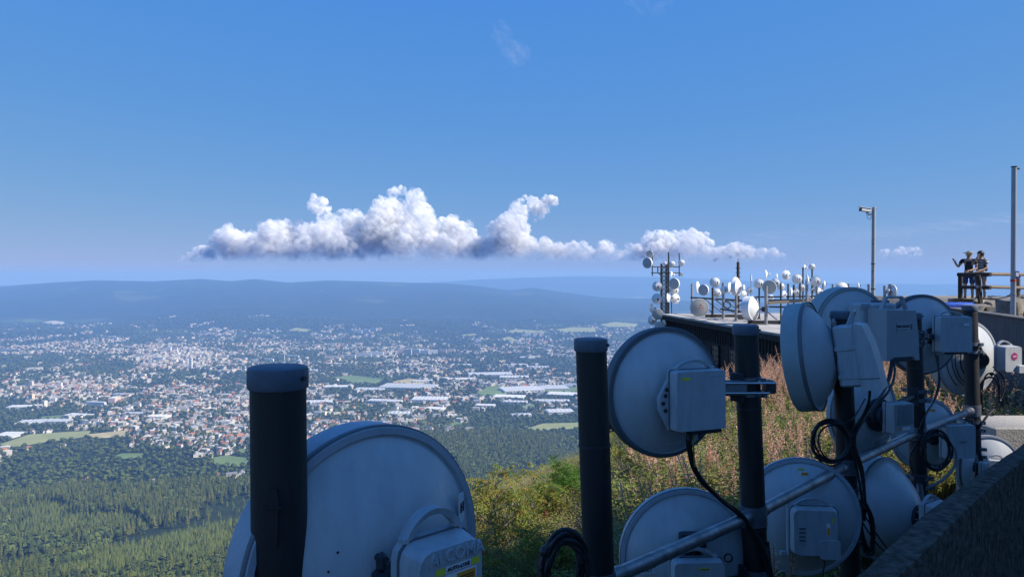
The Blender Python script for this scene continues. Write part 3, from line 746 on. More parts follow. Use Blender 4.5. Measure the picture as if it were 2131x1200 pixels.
# thin high veils: many nearly clear puffs
M_VEIL = cloud_material('veil', .02, .013, -1000, 900)
me = me.copy(); me.materials.clear(); me.materials.append(M_VEIL); source('veil', [bpy.data.objects.new('v', me)])
def veil(path, n, r0, r1, label, seed, D=60000.0):
    rnd = random.Random(seed); P = []; S = []; k = D / F_PX
    for _ in range(n):
        t = rnd.random() * (len(path) - 1); i = int(t); a, b = path[i], path[i + 1]; u = t - i
        w = a[2] + (b[2] - a[2]) * u; P.append(px(a[0] + (b[0] - a[0]) * u + rnd.gauss(0, w * .3), a[1] + (b[1] - a[1]) * u + rnd.gauss(0, w * .33), D) + Vector((0, rnd.uniform(-2500, 2500), 0)))
        s = rnd.uniform(r0, r1) * k; S.append((s * 2.2, s, s * .6) if path[0][0] > 1400 and path[-1][0] > 1800 else (s, s, s))
    return scatter('cloud_veil', 'veil', P, S, [0] * n, [0] * n, label, 'cloud')
veil([(1520, 500, 26), (1700, 492, 30), (1850, 485, 26), (1990, 468, 16), (2131, 456, 12), (2260, 446, 10)], 110, 8, 18, 'thin pale cloud streak rising gently behind the poles', 1)
veil([(1030, 60, 22), (1060, 90, 26), (1085, 130, 20)], 22, 9, 20, 'faint wisp of cloud high in the blue sky', 2)
veil([(1310, -8, 16), (1350, 2, 20), (1395, 8, 14)], 18, 7, 16, 'faint wisp of cloud at the very top of the sky', 3)

# ------------------------------------------------------------------ materials of the hill top
M_POST = mat('black_steel', (.010, .009, .009), .6, .0, col2=(.022, .018, .015), scale=9, bump=.15, bscale=90, stretch=(1, 1, .25))
M_CAP = mat('post_cap_plastic', (.12, .145, .18), .6, 0, .25, 14, bump=.1, bscale=70)
M_DISH = mat('dish_paint', (.50, .51, .515), .26, 0, col2=(.41, .42, .425), scale=7, bump=.03, bscale=4, stretch=(2.2, 2.2, .35), thr=(.28, .6))
M_DISHD = mat('dish_paint_matt', (.44, .45, .455), .5, 0, .10, 6)
M_RIM = mat('dish_rim', (.42, .44, .47), .4, 0, .2, 9)
M_DARKRIM = mat('dark_rim', (.10, .11, .12), .5)
M_RADOME = mat('radome', (.70, .71, .71), .55, 0, .07, 4)
M_GREENISH = mat('shroud_greygreen', (.34, .38, .37), .6, 0, .12, 7, bump=.05, bscale=25)
M_UNIT = mat('radio_grey', (.40, .41, .415), .5, 0, col2=(.30, .31, .315), scale=12, bump=.06, bscale=120, stretch=(2, 2, .4), thr=(.27, .55))
M_UNIT2 = mat('radio_warm_grey', (.34, .345, .35), .55, 0, .08, 10, bump=.08, bscale=160)
M_DARKM = mat('dark_casting', (.045, .048, .055), .5, .3, .4, 20, bump=.2, bscale=80)
M_GALV = mat('galvanised', (.42, .44, .46), .42, .75, col2=(.17, .18, .19), scale=7, stretch=(1, 1, 1), bump=.12, bscale=50)
M_GALVD = mat('galvanised_dull', (.22, .23, .25), .5, .6, .4, 16)
M_BOLT = mat('bolt_zinc', (.5, .5, .5), .35, .9)
M_CABLE = mat('black_cable', (.012, .012, .013), .5)
M_CABLEG = mat('grey_cable', (.25, .26, .27), .5)
M_LBL = mat('white_label', (.75, .75, .75), .5, 0, .1, 40)
M_YEL = mat('yellow_label', (.62, .60, .05), .5)
M_ORG = mat('orange_label', (.72, .28, .03), .5)
M_INK = mat('black_ink', (.02, .02, .022), .6)
M_BLUEL = mat('blue_label', (.02, .06, .30), .5)
M_MAG = mat('magenta_logo', (.32, .03, .12), .5)
M_PLATE = mat('metal_plate', (.42, .43, .43), .35, .6, .2, 30)
M_EMB = mat('embossed', (.42, .44, .47), .5)
M_CONC = mat('concrete', (.21, .20, .19), .95, 0, col2=(.05, .046, .042), scale=26, bump=1.0, bscale=60, thr=(.3, .72))
M_CONCD = mat('board_marked_concrete', (.15, .145, .14), .95, 0, col2=(.06, .057, .055), scale=3, bump=.6, bscale=8, stretch=(9, 9, .6))
M_ROCK = mat('rock', (.30, .26, .21), .95, 0, col2=(.09, .08, .07), scale=2.2, bump=.9, bscale=7)

def text_part(txt, size, M, m, parent, name='lettering', depth=.0015, bold=0.0):
    cu = bpy.data.curves.new('t', 'FONT'); cu.body = txt; cu.size = size; cu.extrude = depth; cu.align_x = 'CENTER'; cu.align_y = 'CENTER'; cu.offset = bold; cu.resolution_u = 2
    ob = bpy.data.objects.new('t', cu); me = bpy.data.meshes.new_from_object(ob); bpy.data.objects.remove(ob)
    A = Matrix(((1, 0, 0, 0), (0, 0, -1, 0), (0, 1, 0, 0), (0, 0, 0, 1)))
    off = parent.matrix_basis.translation if parent.parent is None else parent.parent.matrix_basis.translation
    me.transform(Matrix.Translation(-Vector(off)) @ M @ A); me.materials.append(m)
    o = bpy.data.objects.new(name, me); o.parent = parent; COL.objects.link(o); return o
def arch(x0, x1, z, hgt, y, n=10, flat=.0):
    pts = []
    for i in range(n + 1):
        t = i / n; pts.append((x0 + (x1 - x0) * t, y, z + hgt * math.sin(math.pi * t) ** (.6 if flat else 1)))
    return pts

# ------------------------------------------------------------------ posts and the pipe that ties them together
POSTS = {  # x at the pipe, depth, top row, lean of the head (m, towards -X), radius
    'A': (587, 2.26, 760, .012, .0815), 'B': (1247, 3.95, 703, .045, .0805), 'C': (1568, 5.08, 675, .055, .080), 'D': (1762, 6.38, 646, .05, .080), 'E': (1909, 7.72, 650, .05, .080), 'F': (2024, 9.0, 634, .035, .080)}
PIPE_Z = -1.6
PB = {}
POST_LABEL = {'A': 'thick black steel post in front of the big glossy dish', 'B': 'black steel post with a blue-grey cap beside the big coil of cable', 'C': 'black steel post carrying the flat-boxed round dish by a side clamp', 'D': 'black steel post under the side-on drum antenna, wrapped with looped cables', 'E': 'black steel post between the two boxed radio units with maker plates', 'F': 'black steel post in front of the cable-covered dish, its cap pale'}
for k, (x, Y, top, lean, r) in POSTS.items():
    base = Vector(((x - CX) / F_PX * Y, Y, 0)); zt = -(top - HY) / F_PX * Y
    zg = ground_z(base.x, base.y) - .4
    def at(z, b=base, ln=lean): return Vector((b.x - ln * (z - PIPE_Z) / 1.3, b.y, z))
    PB[k] = at
    t = thing('antenna_post', at(zg), POST_LABEL[k], 'post', 'black antenna posts along the terrace')
    MB().cyl(at(zg), at(zt - .02), r, r, 32).build('pole', M_POST, t)
    ch_ = .068
    c = MB(Matrix.Translation(at(zt)) @ Matrix.Rotation(R(90), 4, 'X')).lathe([(0, .0), (r * .9, -.001), (r * 1.06, .006), (r * 1.09, .014), (r * 1.09, ch_ - .006), (r * 1.04, ch_), (r * .9, ch_)], 32)
    c.v = [(p[0], p[1], 2 * at(zt).z - p[2]) if p[2] > at(zt).z + 1e-6 else p for p in c.v]
    cp = c.build('cap', M_CAP, t)
    MB().cyl(at(zt - ch_ * .5) + Vector((r * .98, -r * .4, 0)), at(zt - ch_ * .5) + Vector((r * 1.12, -r * .46, 0)), .007, n=8).build('screw', M_DARKM, cp)
    for dz in ((-.55, -1.35) if k != 'A' else (-.62,)):
        MB().cyl(at(zt + dz), at(zt + dz - .012), r + .004, n=32).build('strap', M_DARKM, t)
    if k == 'A':
        MB().prism([(-.016, 0), (.016, 0), (.010, .05), (-.010, .05)], -.01, .004, M=Matrix.Translation(at(-.66) + Vector((.01, -r, 0)))).box((0, -.006, -.004), (.05, .012, .008), M=Matrix.Translation(at(-.66) + Vector((.01, -r, 0)))).prism([(-.012, -.12), (.012, -.12), (.014, -.01), (-.014, -.01)], -.008, .004, M=Matrix.Translation(at(-.66) + Vector((.01, -r, 0)))).build('bracket', M_POST, t)
rail = thing('pipe_rail', PB['C'](PIPE_Z), 'dull galvanised pipe running from post to post along the terrace edge', 'pipe rail')
ks = 'ABCDEF'
for a, b in zip(ks, ks[1:]):
    p, q = PB[a](PIPE_Z), PB[b](PIPE_Z); d = (q - p).normalized()
    MB().cyl(p + d * .10, q - d * .10, .040, n=20).build('pipe', M_GALV, rail)
    MB().cyl(p + d * .07, p + d * .17, .046, n=20).cyl(q - d * .17, q - d * .07, .046, n=20).build('sleeve', M_GALV, rail)
for k in ks:
    MB().cyl(PB[k](PIPE_Z - .065), PB[k](PIPE_Z + .065), .0885, n=32).build('collar', M_GALVD, rail)

def clamp(root, post, z, toward, dz=.045):
    """Two steel bands round a post with bolts, and a bracket plate on the side of the antenna."""
    at = PB[post]; r = .082
    d = Vector((toward.x - at(z).x, toward.y - at(z).y, 0)).normalized(); s = Vector((-d.y, d.x, 0))
    cl = None
    for q in (-1, 1):
        zz = z + q * dz
        mb = MB().cyl(at(zz - .018), at(zz + .018), r + .007, n=28)
        for e in (-1, 1): mb.box((0, 0, 0), (.05, .03, .036), M=Matrix.Translation(at(zz) + s * e * (r + .028)) @ Matrix.Rotation(math.atan2(s.y, s.x), 4, 'Z'))
        c = mb.build('clamp', M_GALVD, root)
        bo = MB()
        for e in (-1, 1): bo.cyl(at(zz) + s * e * (r + .036) - d * .035, at(zz) + s * e * (r + .036) + d * .05, .0065, n=8).cyl(at(zz) + s * e * (r + .036) - d * .03, at(zz) + s * e * (r + .036) - d * .018, .012, n=6)
        bo.build('bolt', M_BOLT, c); cl = c
    p = at(z) + d * (r + .03)
    MB().box((0, 0, 0), (.028, .10, dz * 2 + .1), M=Matrix.Translation(p) @ Matrix.Rotation(math.atan2(d.y, d.x), 4, 'Z'), bev=.004).build('bracket_plate', M_DARKM, root)
    return p

def antenna(label, cx, cy, Y, Rd, az, tilt=0.0, depth=None, shroud=.05, back=M_DISH, shm=M_RIM, post=None, post_z=None, hub=.07, neck=.05, ring=True, front=M_RADOME, group=None, arm=True):
    """Dish seen mostly from behind. Returns root, local frame matrix, y of the back of the neck."""
    c = px(cx, cy, Y); ax = Vector((math.sin(R(az)), math.cos(R(az)), math.sin(R(tilt))))
    M = Matrix.Translation(c) @ frame_y(ax).to_4x4()
    d = depth or Rd * .42
    t = thing('dish_antenna', c - Vector((0, 0, Rd)), label, 'antenna', group)
    prof = [(0, -d)] + [(Rd * .93 * k / 14, -d * (1 - .93 * (k / 14) ** 2)) for k in range(1, 15)]
    refl = MB(M).lathe(prof + [(Rd * .945, -.022), (Rd * .955, -.012), (Rd * .955, -.004)], 72).build('reflector', back, t, 35)
    MB(M).lathe([(Rd * .94, -.024), (Rd * .99, -.022), (Rd, -.014), (Rd, shroud), (Rd * .985, shroud + .006), (Rd * .95, shroud + .004)], 72).build('rim', shm, t, 30)
    if ring: MB(M).lathe([(Rd * 1.0, -.018), (Rd * 1.008, -.012), (Rd * 1.008, .004), (Rd * 1.0, .008)], 72).build('rim_band', M_DARKRIM, t, 30)
    MB(M).lathe([(0, shroud + .03), (Rd * .4, shroud + .026), (Rd * .8, shroud + .012), (Rd * .96, shroud + .002)], 60).build('radome', front, t, 50)
    h = MB(M).lathe([(hub * 1.5, -d * .93), (hub * 1.5, -d - .012), (hub, -d - .02), (hub, -d - neck), (0, -d - neck)], 28).build('hub', M_DARKM, t)
    bo = MB(M)
    for k in range(8):
        a = 2 * math.pi * k / 8; bo.cyl((hub * 1.25 * math.cos(a), -d - .004, hub * 1.25 * math.sin(a)), (hub * 1.25 * math.cos(a), -d - .024, hub * 1.25 * math.sin(a)), .008, n=6)
    bo.build('bolt', M_BOLT, h)
    if post:
        zz = post_z if post_z is not None else c.z
        hubp = M @ Vector((0, -d - neck * .4, 0)); p = clamp(t, post, zz, hubp)
        if arm:
            q = Vector((p.x + (hubp.x - p.x) * .5, p.y + (hubp.y - p.y) * .5, zz))
            MB().cyl(p, q, .03, n=14).cyl(q, hubp, .03, .04, n=14).build('arm', M_DARKM, t)
    return t, M, -d - neck

def rounded(w, h, c, n=3, cx=0, cz=0):
    pts = []
    for sx, sz, a0 in ((1, -1, -90), (1, 1, 0), (-1, 1, 90), (-1, -1, 180)):
        for k in range(n + 1):
            a = R(a0 + 90 * k / n); pts.append((cx + sx * (w / 2 - c) + c * math.cos(a), cz + sz * (h / 2 - c) + c * math.sin(a)))
    return pts
def unit_box(root, M, y, w, h, dep, name='radio_unit', m=M_UNIT, c=.03, handle='arch', dx=0, dz=0, base=.03, inset=.06, plate=True):
    """Rounded radio unit behind the dish: y is where it starts, it grows to -y."""
    T = M @ Matrix.Translation((dx, 0, dz))
    u = MB(T).prism(rounded(w, h, c), y - base, y).prism(rounded(w * .985, h * .985, c), y - base - dep, y - base, inset=inset).build(name, m, root, 25)
    MB(T).prism(rounded(w * 1.01, h * 1.01, c), y - base - .004, y - base + .004).build('seam', M_DARKRIM, u)
    if plate: MB(T).box((0, y + .012, 0), (w * .72, .03, h * .8), bev=.006).build('mount_plate', M_DARKM, u)
    if handle:
        hh = .055 if handle == 'arch' else .075
        hw = w * .36
        yh = y - base * .6
        pts = arch(-hw, hw, h / 2 - .012, hh, yh, 14, 1); th = .012 if handle == 'arch' else .014; wd = .016 if handle == 'arch' else .022
        mb = MB(T); vs = []
        for i, p in enumerate(pts):
            a, b = Vector(pts[max(0, i - 1)]), Vector(pts[min(len(pts) - 1, i + 1)]); d = (b - a).normalized(); nn = Vector((-d.z, 0, d.x)); p = Vector(p)
            vs += [p + nn * th - Vector((0, wd, 0)), p + nn * th + Vector((0, wd, 0)), p - nn * th * .4 + Vector((0, wd * .7, 0)), p - nn * th * .4 - Vector((0, wd * .7, 0))]
        mb.add(vs, [(i * 4 + k, i * 4 + 4 + k, i * 4 + 4 + (k + 1) % 4, i * 4 + (k + 1) % 4) for i in range(len(pts) - 1) for k in range(4)] + [(0, 1, 2, 3), tuple(range(len(vs) - 4, len(vs)))], True)
        for e in (-1, 1): mb.box((e * hw, yh, h / 2 - .005), (.034, .034, .034), bev=.004)
        mb.build('handle', m, u)
    return u, T, y - base - dep

def sticker(u, T, y, x, z, w, h, m, name='sticker'):
    return MB(T).box((x, y, z), (w, .003, h)).build(name, m, u)

# 1 - the big dish behind the nearest post, radio box with raised maker's name
t, M, y = antenna('big glossy grey-white dish whose radio box bears raised letters and an orange sticker', 771, 1172, 2.5, .452, -45, 0, depth=.17, shroud=.11, post='A', post_z=-1.05, hub=.05, neck=.05)
T1 = M @ Matrix.Translation((.045, 0, -.004))
u, T, yf = unit_box(t, T1, y - .02, .275, .32, .085, c=.05, inset=.10, base=.035, handle='big')
text_part('ALCOMA', .052, T @ Matrix.Translation((.02, yf - .001, .115)), M_EMB, u, depth=.004, bold=.001)
for x, w, m in ((-.045, .035, M_YEL), (.095, .035, M_YEL), (.025, .10, M_LBL)): sticker(u, T, yf, x, .075, w, .02, m)
text_part('AUTO-LOSE', .0165, T @ Matrix.Translation((.025, yf - .003, .075)), M_INK, u)
sticker(u, T, yf, .035, .025, .125, .07, M_LBL); sticker(u, T, yf - .001, .055, .035, .075, .04, M_ORG)
for z in (.042, .034, .026): sticker(u, T, yf - .003, .055, z, .06, .0025, M_INK, 'print_line')
sticker(u, T, yf - .003, -.005, 0, .03, .003, M_INK, 'print_line')
MB(M).box((-.09, y + .02, -.02), (.06, .06, .16), bev=.01).box((-.105, y + .01, .09), (.035, .03, .06), bev=.012).cyl((-.105, y - .012, .1), (-.105, y + .03, .1), .012, n=10).build('hinge_bracket', M_DARKM, t)
MB(M).tube([(-.16, y + .07, -.16), (-.13, y + .01, -.14), (-.09, y - .01, -.09), (-.09, y, -.03)], .022, 10).build('pan_arm', M_DARKM, t)
for x, z in ((-.20, .12), (-.23, .07), (-.17, -.05)): MB(M).cyl((x, -.17 * (1 - .93 * (math.hypot(x, z) / .42) ** 2) - .002, z), (x, -.17 * (1 - .93 * (math.hypot(x, z) / .42) ** 2) + .01, z), .004, n=6).build('paint_chip', M_INK, t)
sticker(t, M @ Matrix.Translation((.33, -.075, .13)) @ Matrix.Rotation(R(31), 4, 'Z'), 0, 0, 0, .05, .1, M_LBL); text_part('H', .05, M @ Matrix.Translation((.332, -.079, .13)) @ Matrix.Rotation(R(31), 4, 'Z'), M_INK, t)

# 2 - round dish with a flat box, clamped to the third post
t, M, y = antenna('round grey-blue dish with a flat square radio box and arched handle, dark rim', 1384, 815, 4.85, .412, -21, -1, depth=.15, shroud=.06, post='C', post_z=-.74, shm=M_DARKRIM, hub=.06, neck=.04, arm=False)
u, T, yf = unit_box(t, M @ Matrix.Translation((.05, 0, -.015)), y - .03, .36, .37, .075, c=.018, inset=.03)
sticker(u, T, yf, -.11, .135, .06, .018, M_YEL)
text_part('ALCOMA', .020, T @ Matrix.Translation((.10, yf - .001, .145)), M_EMB, u)
MB(T).prism([(-.18, .12), (-.24, .02), (-.24, -.05), (-.18, -.16)], y - .05, y - .02).build('side_lug', M_UNIT, u)
hc = MB(T)
for k, (x, z) in enumerate(((-.2, .03), (-.215, -.015), (-.2, -.06), (-.19, .065))): hc.cyl((x, y - .054, z), (x, y - .045, z), .014, n=6)
hc.build('honeycomb', M_DARKM, u)
MB(T).box((.05, yf + .05, -.19), (.22, .06, .03), bev=.006).cyl((-.06, yf + .05, -.2), (-.06, yf + .05, -.24), .014, n=10).cyl((.02, yf + .05, -.2), (.02, yf + .05, -.235), .012, n=10).build('connector', M_DARKM, u)
sticker(t, M, -.055, .02, -.30, .12, .045, M_RIM, 'label_plate')
pc = PB['C'](-.74)
MB().box((0, 0, 0), (.26, .05, .10), M=Matrix.Translation(pc + Vector((-.17, -.10, 0))), bev=.008).box((0, 0, 0), (.05, .09, .24), M=Matrix.Translation(pc + Vector((-.30, -.06, -.03))), bev=.01).build('side_mount', M_GALVD, t)
MB().cyl(pc + Vector((-.28, -.13, .035)), pc + Vector((.14, -.13, .035)), .008, n=8).cyl(pc + Vector((-.28, -.13, -.03)), pc + Vector((.1, -.13, -.03)), .008, n=8).build('threaded_rod', M_BOLT, t)
MB().box((0, 0, 0), (.06, .12, .08), M=Matrix.Translation(pc + Vector((.13, -.03, .0))), bev=.006).build('jaw', M_DARKM, t)

# 3 - low dish crossed by the pipe
t, M, y = antenna('low blue-grey dish crossed by the galvanised pipe, with a small lettered sticker', 1428, 1156, 5.1, .447, -3, -2, depth=.15, shroud=.05, post='C', post_z=-2.02, shm=M_RIM, hub=.06, neck=.05)
u, T, yf = unit_box(t, M @ Matrix.Translation((-.01, 0, -.10)), y - .03, .34, .36, .08, c=.03, inset=.05)
sticker(u, T, yf, .03, .13, .07, .014, M_YEL); text_part('AUTO-LOSE', .010, T @ Matrix.Translation((.03, yf - .003, .13)), M_INK, u)
sticker(u, T, yf, -.04, -.02, .08, .09, M_UNIT2); sticker(u, T, yf - .002, -.04, -.02, .056, .042, M_BLUEL); text_part('(', .03, T @ Matrix.Translation((-.04, yf - .005, -.02)), M_LBL, u)
sticker(t, M, -.10, -.28, -.05, .12, .055, M_LBL, 'maker_sticker'); sticker(t, M, -.103, -.28, -.03, .12, .014, M_INK); text_part('PAT', .034, M @ Matrix.Translation((-.285, -.104, -.055)), M_INK, t)
MB(M).box((-.01, -.185, .165), (.17, .06, .10), bev=.008).build('mount_block', M_DARKM, t)
for e in (-1, 1): MB(M).cyl((-.01 + e * .05, -.22, .175), (-.01 + e * .05, -.205, .175), .016, n=10).build('bolt', M_BOLT, t)
MB(M).lathe([(.022, -.235), (.03, -.235), (.03, -.225), (.022, -.225)], 16, M=M @ Matrix.Translation((.21, 0, .06))).build('lifting_ring', M_DARKM, t)

# 4 - low dish between the third and fourth posts
t, M, y = antenna('low blue-grey dish with the rounded weathered radio box and a yellow warning sticker on top', 1666, 1074, 6.12, .466, 7, -2, depth=.16, shroud=.05, post='D', post_z=-1.84, hub=.06, neck=.05)
u, T, yf = unit_box(t, M @ Matrix.Translation((.03, 0, -.03)), y - .03, .36, .38, .07, c=.05, inset=.09)
MB(T).prism(rounded(.15, .14, .018, cx=.10, cz=-.12), yf - .012, yf + .01).build('cover_plate', M_UNIT, u)
sticker(u, T, yf, -.1, -.03, .06, .14, M_UNIT2)
for z in (.03, .0, -.03, -.06): sticker(u, T, yf - .002, -.1, z, .045, .008, M_INK, 'print_line')
sticker(u, T, yf, .09, .03, .025, .09, M_LBL); sticker(u, T, yf - .002, .09, .015, .02, .055, M_ORG); sticker(u, T, yf, .125, .1, .015, .04, M_YEL)
sticker(t, M, -.07, .0, .355, .09, .045, M_LBL); sticker(t, M, -.073, .018, .357, .05, .022, M_ORG); sticker(t, M, -.065, -.01, .392, .05, .014, M_YEL)
MB(M).box((-.15, y - .01, -.02), (.018, .05, .44), bev=.004).box((-.185, y, .2), (.05, .05, .05), bev=.006).box((-.185, y, -.23), (.05, .03, .04), bev=.006).build('side_bracket', M_UNIT, t)
pd = PB['D'](-1.84)
MB().cyl(pd + Vector((-.12, -.05, .06)), pd + Vector((-.75, -.12, .06)), .038, n=16).box((0, 0, 0), (.05, .06, .17), M=Matrix.Translation(pd + Vector((-.38, -.09, .04))), bev=.006).build('cross_tube', M_POST, t)

# 5 - deep dish low by the parapet
t, M, y = antenna('deep blue-grey cone-backed dish just above the parapet', 1836, 1057, 7.15, .475, -36, -1, depth=.34, shroud=.07, post='E', post_z=-2.1, hub=.07, neck=.05, back=M_DISH)
u, T, yf = unit_box(t, M, y - .02, .30, .34, .12, c=.02, inset=.14, base=.05)
sticker(u, T, yf, .06, .05, .05, .03, M_LBL); sticker(u, T, yf - .002, .065, .05, .03, .02, M_ORG)
MB(T).lathe([(.085, y + .02), (.11, y), (.11, y - .03), (.08, y - .04)], 10).build('polariser_flange', M_DARKM, u)

# 6 - drum antenna seen from the side, on the fourth post
t, M, y = antenna('large side-on drum antenna with a grey-green shroud and a big tapered radio box', 1690, 741, 6.2, .442, -57, -7.5, depth=.21, shroud=.13, shm=M_GREENISH, post='D', post_z=-.62, hub=.09, neck=.03, back=M_DISHD, ring=False)
MB(M).lathe([(.442 * 1.006, -.03), (.442 * 1.006, .0), (.442 * 1.0, .004)], 72).build('shroud_seam', M_DARKRIM, t)
def tapered(root, M, y, w, h, l, m, name='radio_unit', z=0):
    """Big box: a deep collar then a body whose back face is narrower and leans."""
    T = M @ Matrix.Translation((0, 0, z))
    u = MB(T).box((0, y - .10, .02), (w * .92, .17, h * .96), bev=.015).build(name, m, root)
    prof = [(y - .17, h / 2 + .02), (y - .17 - l * .45, h / 2), (y - .17 - l * .75, h * .25), (y - .17 - l * .95, -h * .1), (y - .17 - l * 1.08, -h / 2), (y - .17, -h / 2)]
    vs = [(sx * w / 2, a, b) for sx in (-1, 1) for a, b in prof]; n = len(prof)
    fs = [tuple(range(n)), tuple(range(2 * n - 1, n - 1, -1))] + [(i, n + i, n + (i + 1) % n, (i + 1) % n) for i in range(n)]
    MB(T).add(vs, fs).build('cover', m, u)
    for zz in (h * .16, -h * .28):
        MB(T).box((0, y - .10, zz), (w * .95, .175, .035), bev=.004).build('strap_band', m, u)
        MB(T).cyl((w * .47, y - .1, zz), (w * .49, y - .1, zz), .012, n=8).build('screw', M_DARKM, u)
    MB(T).box((0, y - .17 - l * .5, -h / 2 + .09), (w * 1.01, l, .008)).build('groove', M_DARKRIM, u)
    hd = MB(T)
    for e in (-1, 1): hd.cyl((e * w * .3, y - .12, h / 2 + .005), (e * w * .22, y - .17, h / 2 + .11), .012, n=8)
    hd.cyl((-w * .22, y - .17, h / 2 + .11), (w * .22, y - .17, h / 2 + .11), .012, n=8).build('handle', m, u)
    return u, T
u, T = tapered(t, M, y + .05, .30, .50, .14, M_UNIT, z=-.03)
sticker(u, T, 0, 0, 0, .001, .001, M_LBL, 'type_plate') if False else None
MB(T).box((.151, y - .17, .15), (.004, .09, .05)).box((.149, y - .1, -.2), (.004, .1, .05)).build('type_plate', M_UNIT2, u)
MB(M).prism([(-.02, .2), (.1, .2), (.1, .27), (.04, .29), (-.02, .26)], -.2, -.185).cyl((.07, -.205, .25), (.07, -.18, .25), .015, n=10).build('lifting_lug', M_GALVD, t)

# 7 - drum behind it, with the maker's plate
t, M, y = antenna('drum antenna seen from behind, its square radio box bearing the silver maker plate', 1772, 674, 7.55, .365, -6, 0, depth=.14, shroud=.24, shm=M_GREENISH, post='E', post_z=-.62, hub=.10, neck=.03, back=M_DISHD, ring=True)
T7 = M @ Matrix.Translation((.05, 0, -.02))
u = MB(T7).box((.0, y - .10, .02), (.36, .24, .44), bev=.02).build('radio_unit', M_UNIT, t)
Mo = T7 @ Matrix.Translation((.10, y - .34, -.035)) @ Matrix.Rotation(R(14), 4, 'Z')
MB(Mo).prism([(-.19, .23), (.17, .22), (.20, .0), (.215, -.25), (.16, -.25), (.14, -.215), (-.10, -.215), (-.12, -.25), (-.19, -.25)], -.06, .16, inset=.02).build('cover', M_UNIT2, u)
MB(Mo).box((.03, -.062, .06), (.20, .006, .085)).build('maker_plate', M_PLATE, u)
text_part('ERICSSON', .034, Mo @ Matrix.Translation((.005, -.066, .068)), M_INK, u, bold=.0009); MB(Mo).box((-.01, -.066, .036), (.12, .003, .004)).build('print_line', M_INK, u)
st = MB(Mo)
for k in range(3): st.box((0, -.067, 0), (.026, .003, .008), M=Mo @ Matrix.Translation((.105, 0, .085 - k * .02)) @ Matrix.Rotation(R(-28), 4, 'Y'))
st.build('logo_stripe', M_INK, u)
MB(Mo).box((.02, .0, -.23), (.22, .12, .05), bev=.008).build('connector_bay', M_DARKM, u)
sticker(u, M, y - .222, -.09, .19, .09, .05, M_PLATE, 'type_plate')
hd = MB(Mo)
for e in (-1, 1): hd.prism([(e * .15 - .012, .22), (e * .15 + .012, .22), (e * .09 + .010, .34), (e * .09 - .010, .34)], .02, .06)
hd.box((0, .04, .335), (.2, .04, .022), bev=.006).build('handle', M_UNIT2, u)
MB(M).prism([(.12, .19), (.30, .19), (.30, .24), (.12, .24)], -.16, -.14).cyl((.27, -.165, .215), (.27, -.135, .215), .014, n=10).build('lifting_lug', M_GALVD, t)

# 8 - half sunlit dish on the fifth post
t, M, y = antenna('round white dish half in sun with a flat radio box, behind the fifth post', 1918, 696, 8.45, .445, -8, 0, depth=.17, shroud=.05, post='E', post_z=-.66, hub=.06, neck=.05, shm=M_DARKRIM)
u, T, yf = unit_box(t, M @ Matrix.Translation((.12, 0, .03)), y - .05, .39, .39, .09, c=.016, inset=.03)
text_part('ALCOMA', .018, T @ Matrix.Translation((.10, yf - .001, .155)), M_EMB, u)
sticker(u, T, yf, .09, .10, .12, .05, M_UNIT2); sticker(u, T, yf - .002, .115, .105, .06, .025, M_LBL)
MB(T).box((.03, yf + .05, -.2), (.24, .06, .03), bev=.006).build('connector_bay', M_DARKM, u)

# 9 - cable-draped dish behind the last post
t, M, y = antenna('white-rimmed dish hung with dark cable loops behind the last post', 2012, 745, 9.45, .47, -16, 0, depth=.2, shroud=.12, post='F', post_z=-.86, hub=.07, neck=.06)
u, T, yf = unit_box(t, M @ Matrix.Translation((.20, 0, .03)), y - .06, .27, .32, .12, c=.03, inset=.06)
MB(T).cyl((.01, yf - .004, .035), (.01, yf + .004, .035), .045, n=24).build('round_logo', M_MAG, u)
sticker(u, T, yf - .005, .01, .035, .05, .009, M_LBL, 'logo_mark')
MB(T).box((.09, yf - .01, -.12), (.10, .05, .10), bev=.008).build('junction_box', M_UNIT, u)
rn = random.Random(4); cb = MB(M)
for k in range(7):
    r0 = .18 + .036 * k + rn.gauss(0, .012); a0 = rn.uniform(1.6, 2.4); a1 = a0 + rn.uniform(1.8, 2.6)
    cb.tube([(r0 * math.cos(a0 + (a1 - a0) * j / 12), -.20 * (1 - (r0 / .47) ** 2) - .035 - .006 * rn.random(), r0 * math.sin(a0 + (a1 - a0) * j / 12) * -1 + .0) for j in range(13)], .006, 6)
cb.build('cable_loop', M_CABLE, t)

# 10 - white dish with a finned unit
t, M, y = antenna('pale dish with a dark round neck and a finned radio box', 1797, 856, 7.05, .40, -22, 0, depth=.17, shroud=.05, post='E', post_z=-1.22, hub=.10, neck=.10)
MB(M).lathe([(.115, y + .12), (.13, y + .10), (.13, y + .05), (.105, y + .04)], 28).build('neck_flange', M_DARKM, t)
u, T, yf = unit_box(t, M @ Matrix.Translation((.06, 0, .0)), y, .25, .27, .09, c=.012, inset=.03, handle=None, plate=False)
for k in range(13): MB(T).box((-.10 + k * .0167, yf - .004, .035), (.006, .02, .17)).build('cooling_fin', M_UNIT2, u)
sticker(u, T, yf, -.06, -.09, .06, .012, M_ORG); sticker(u, T, yf, .03, -.09, .09, .03, M_LBL)

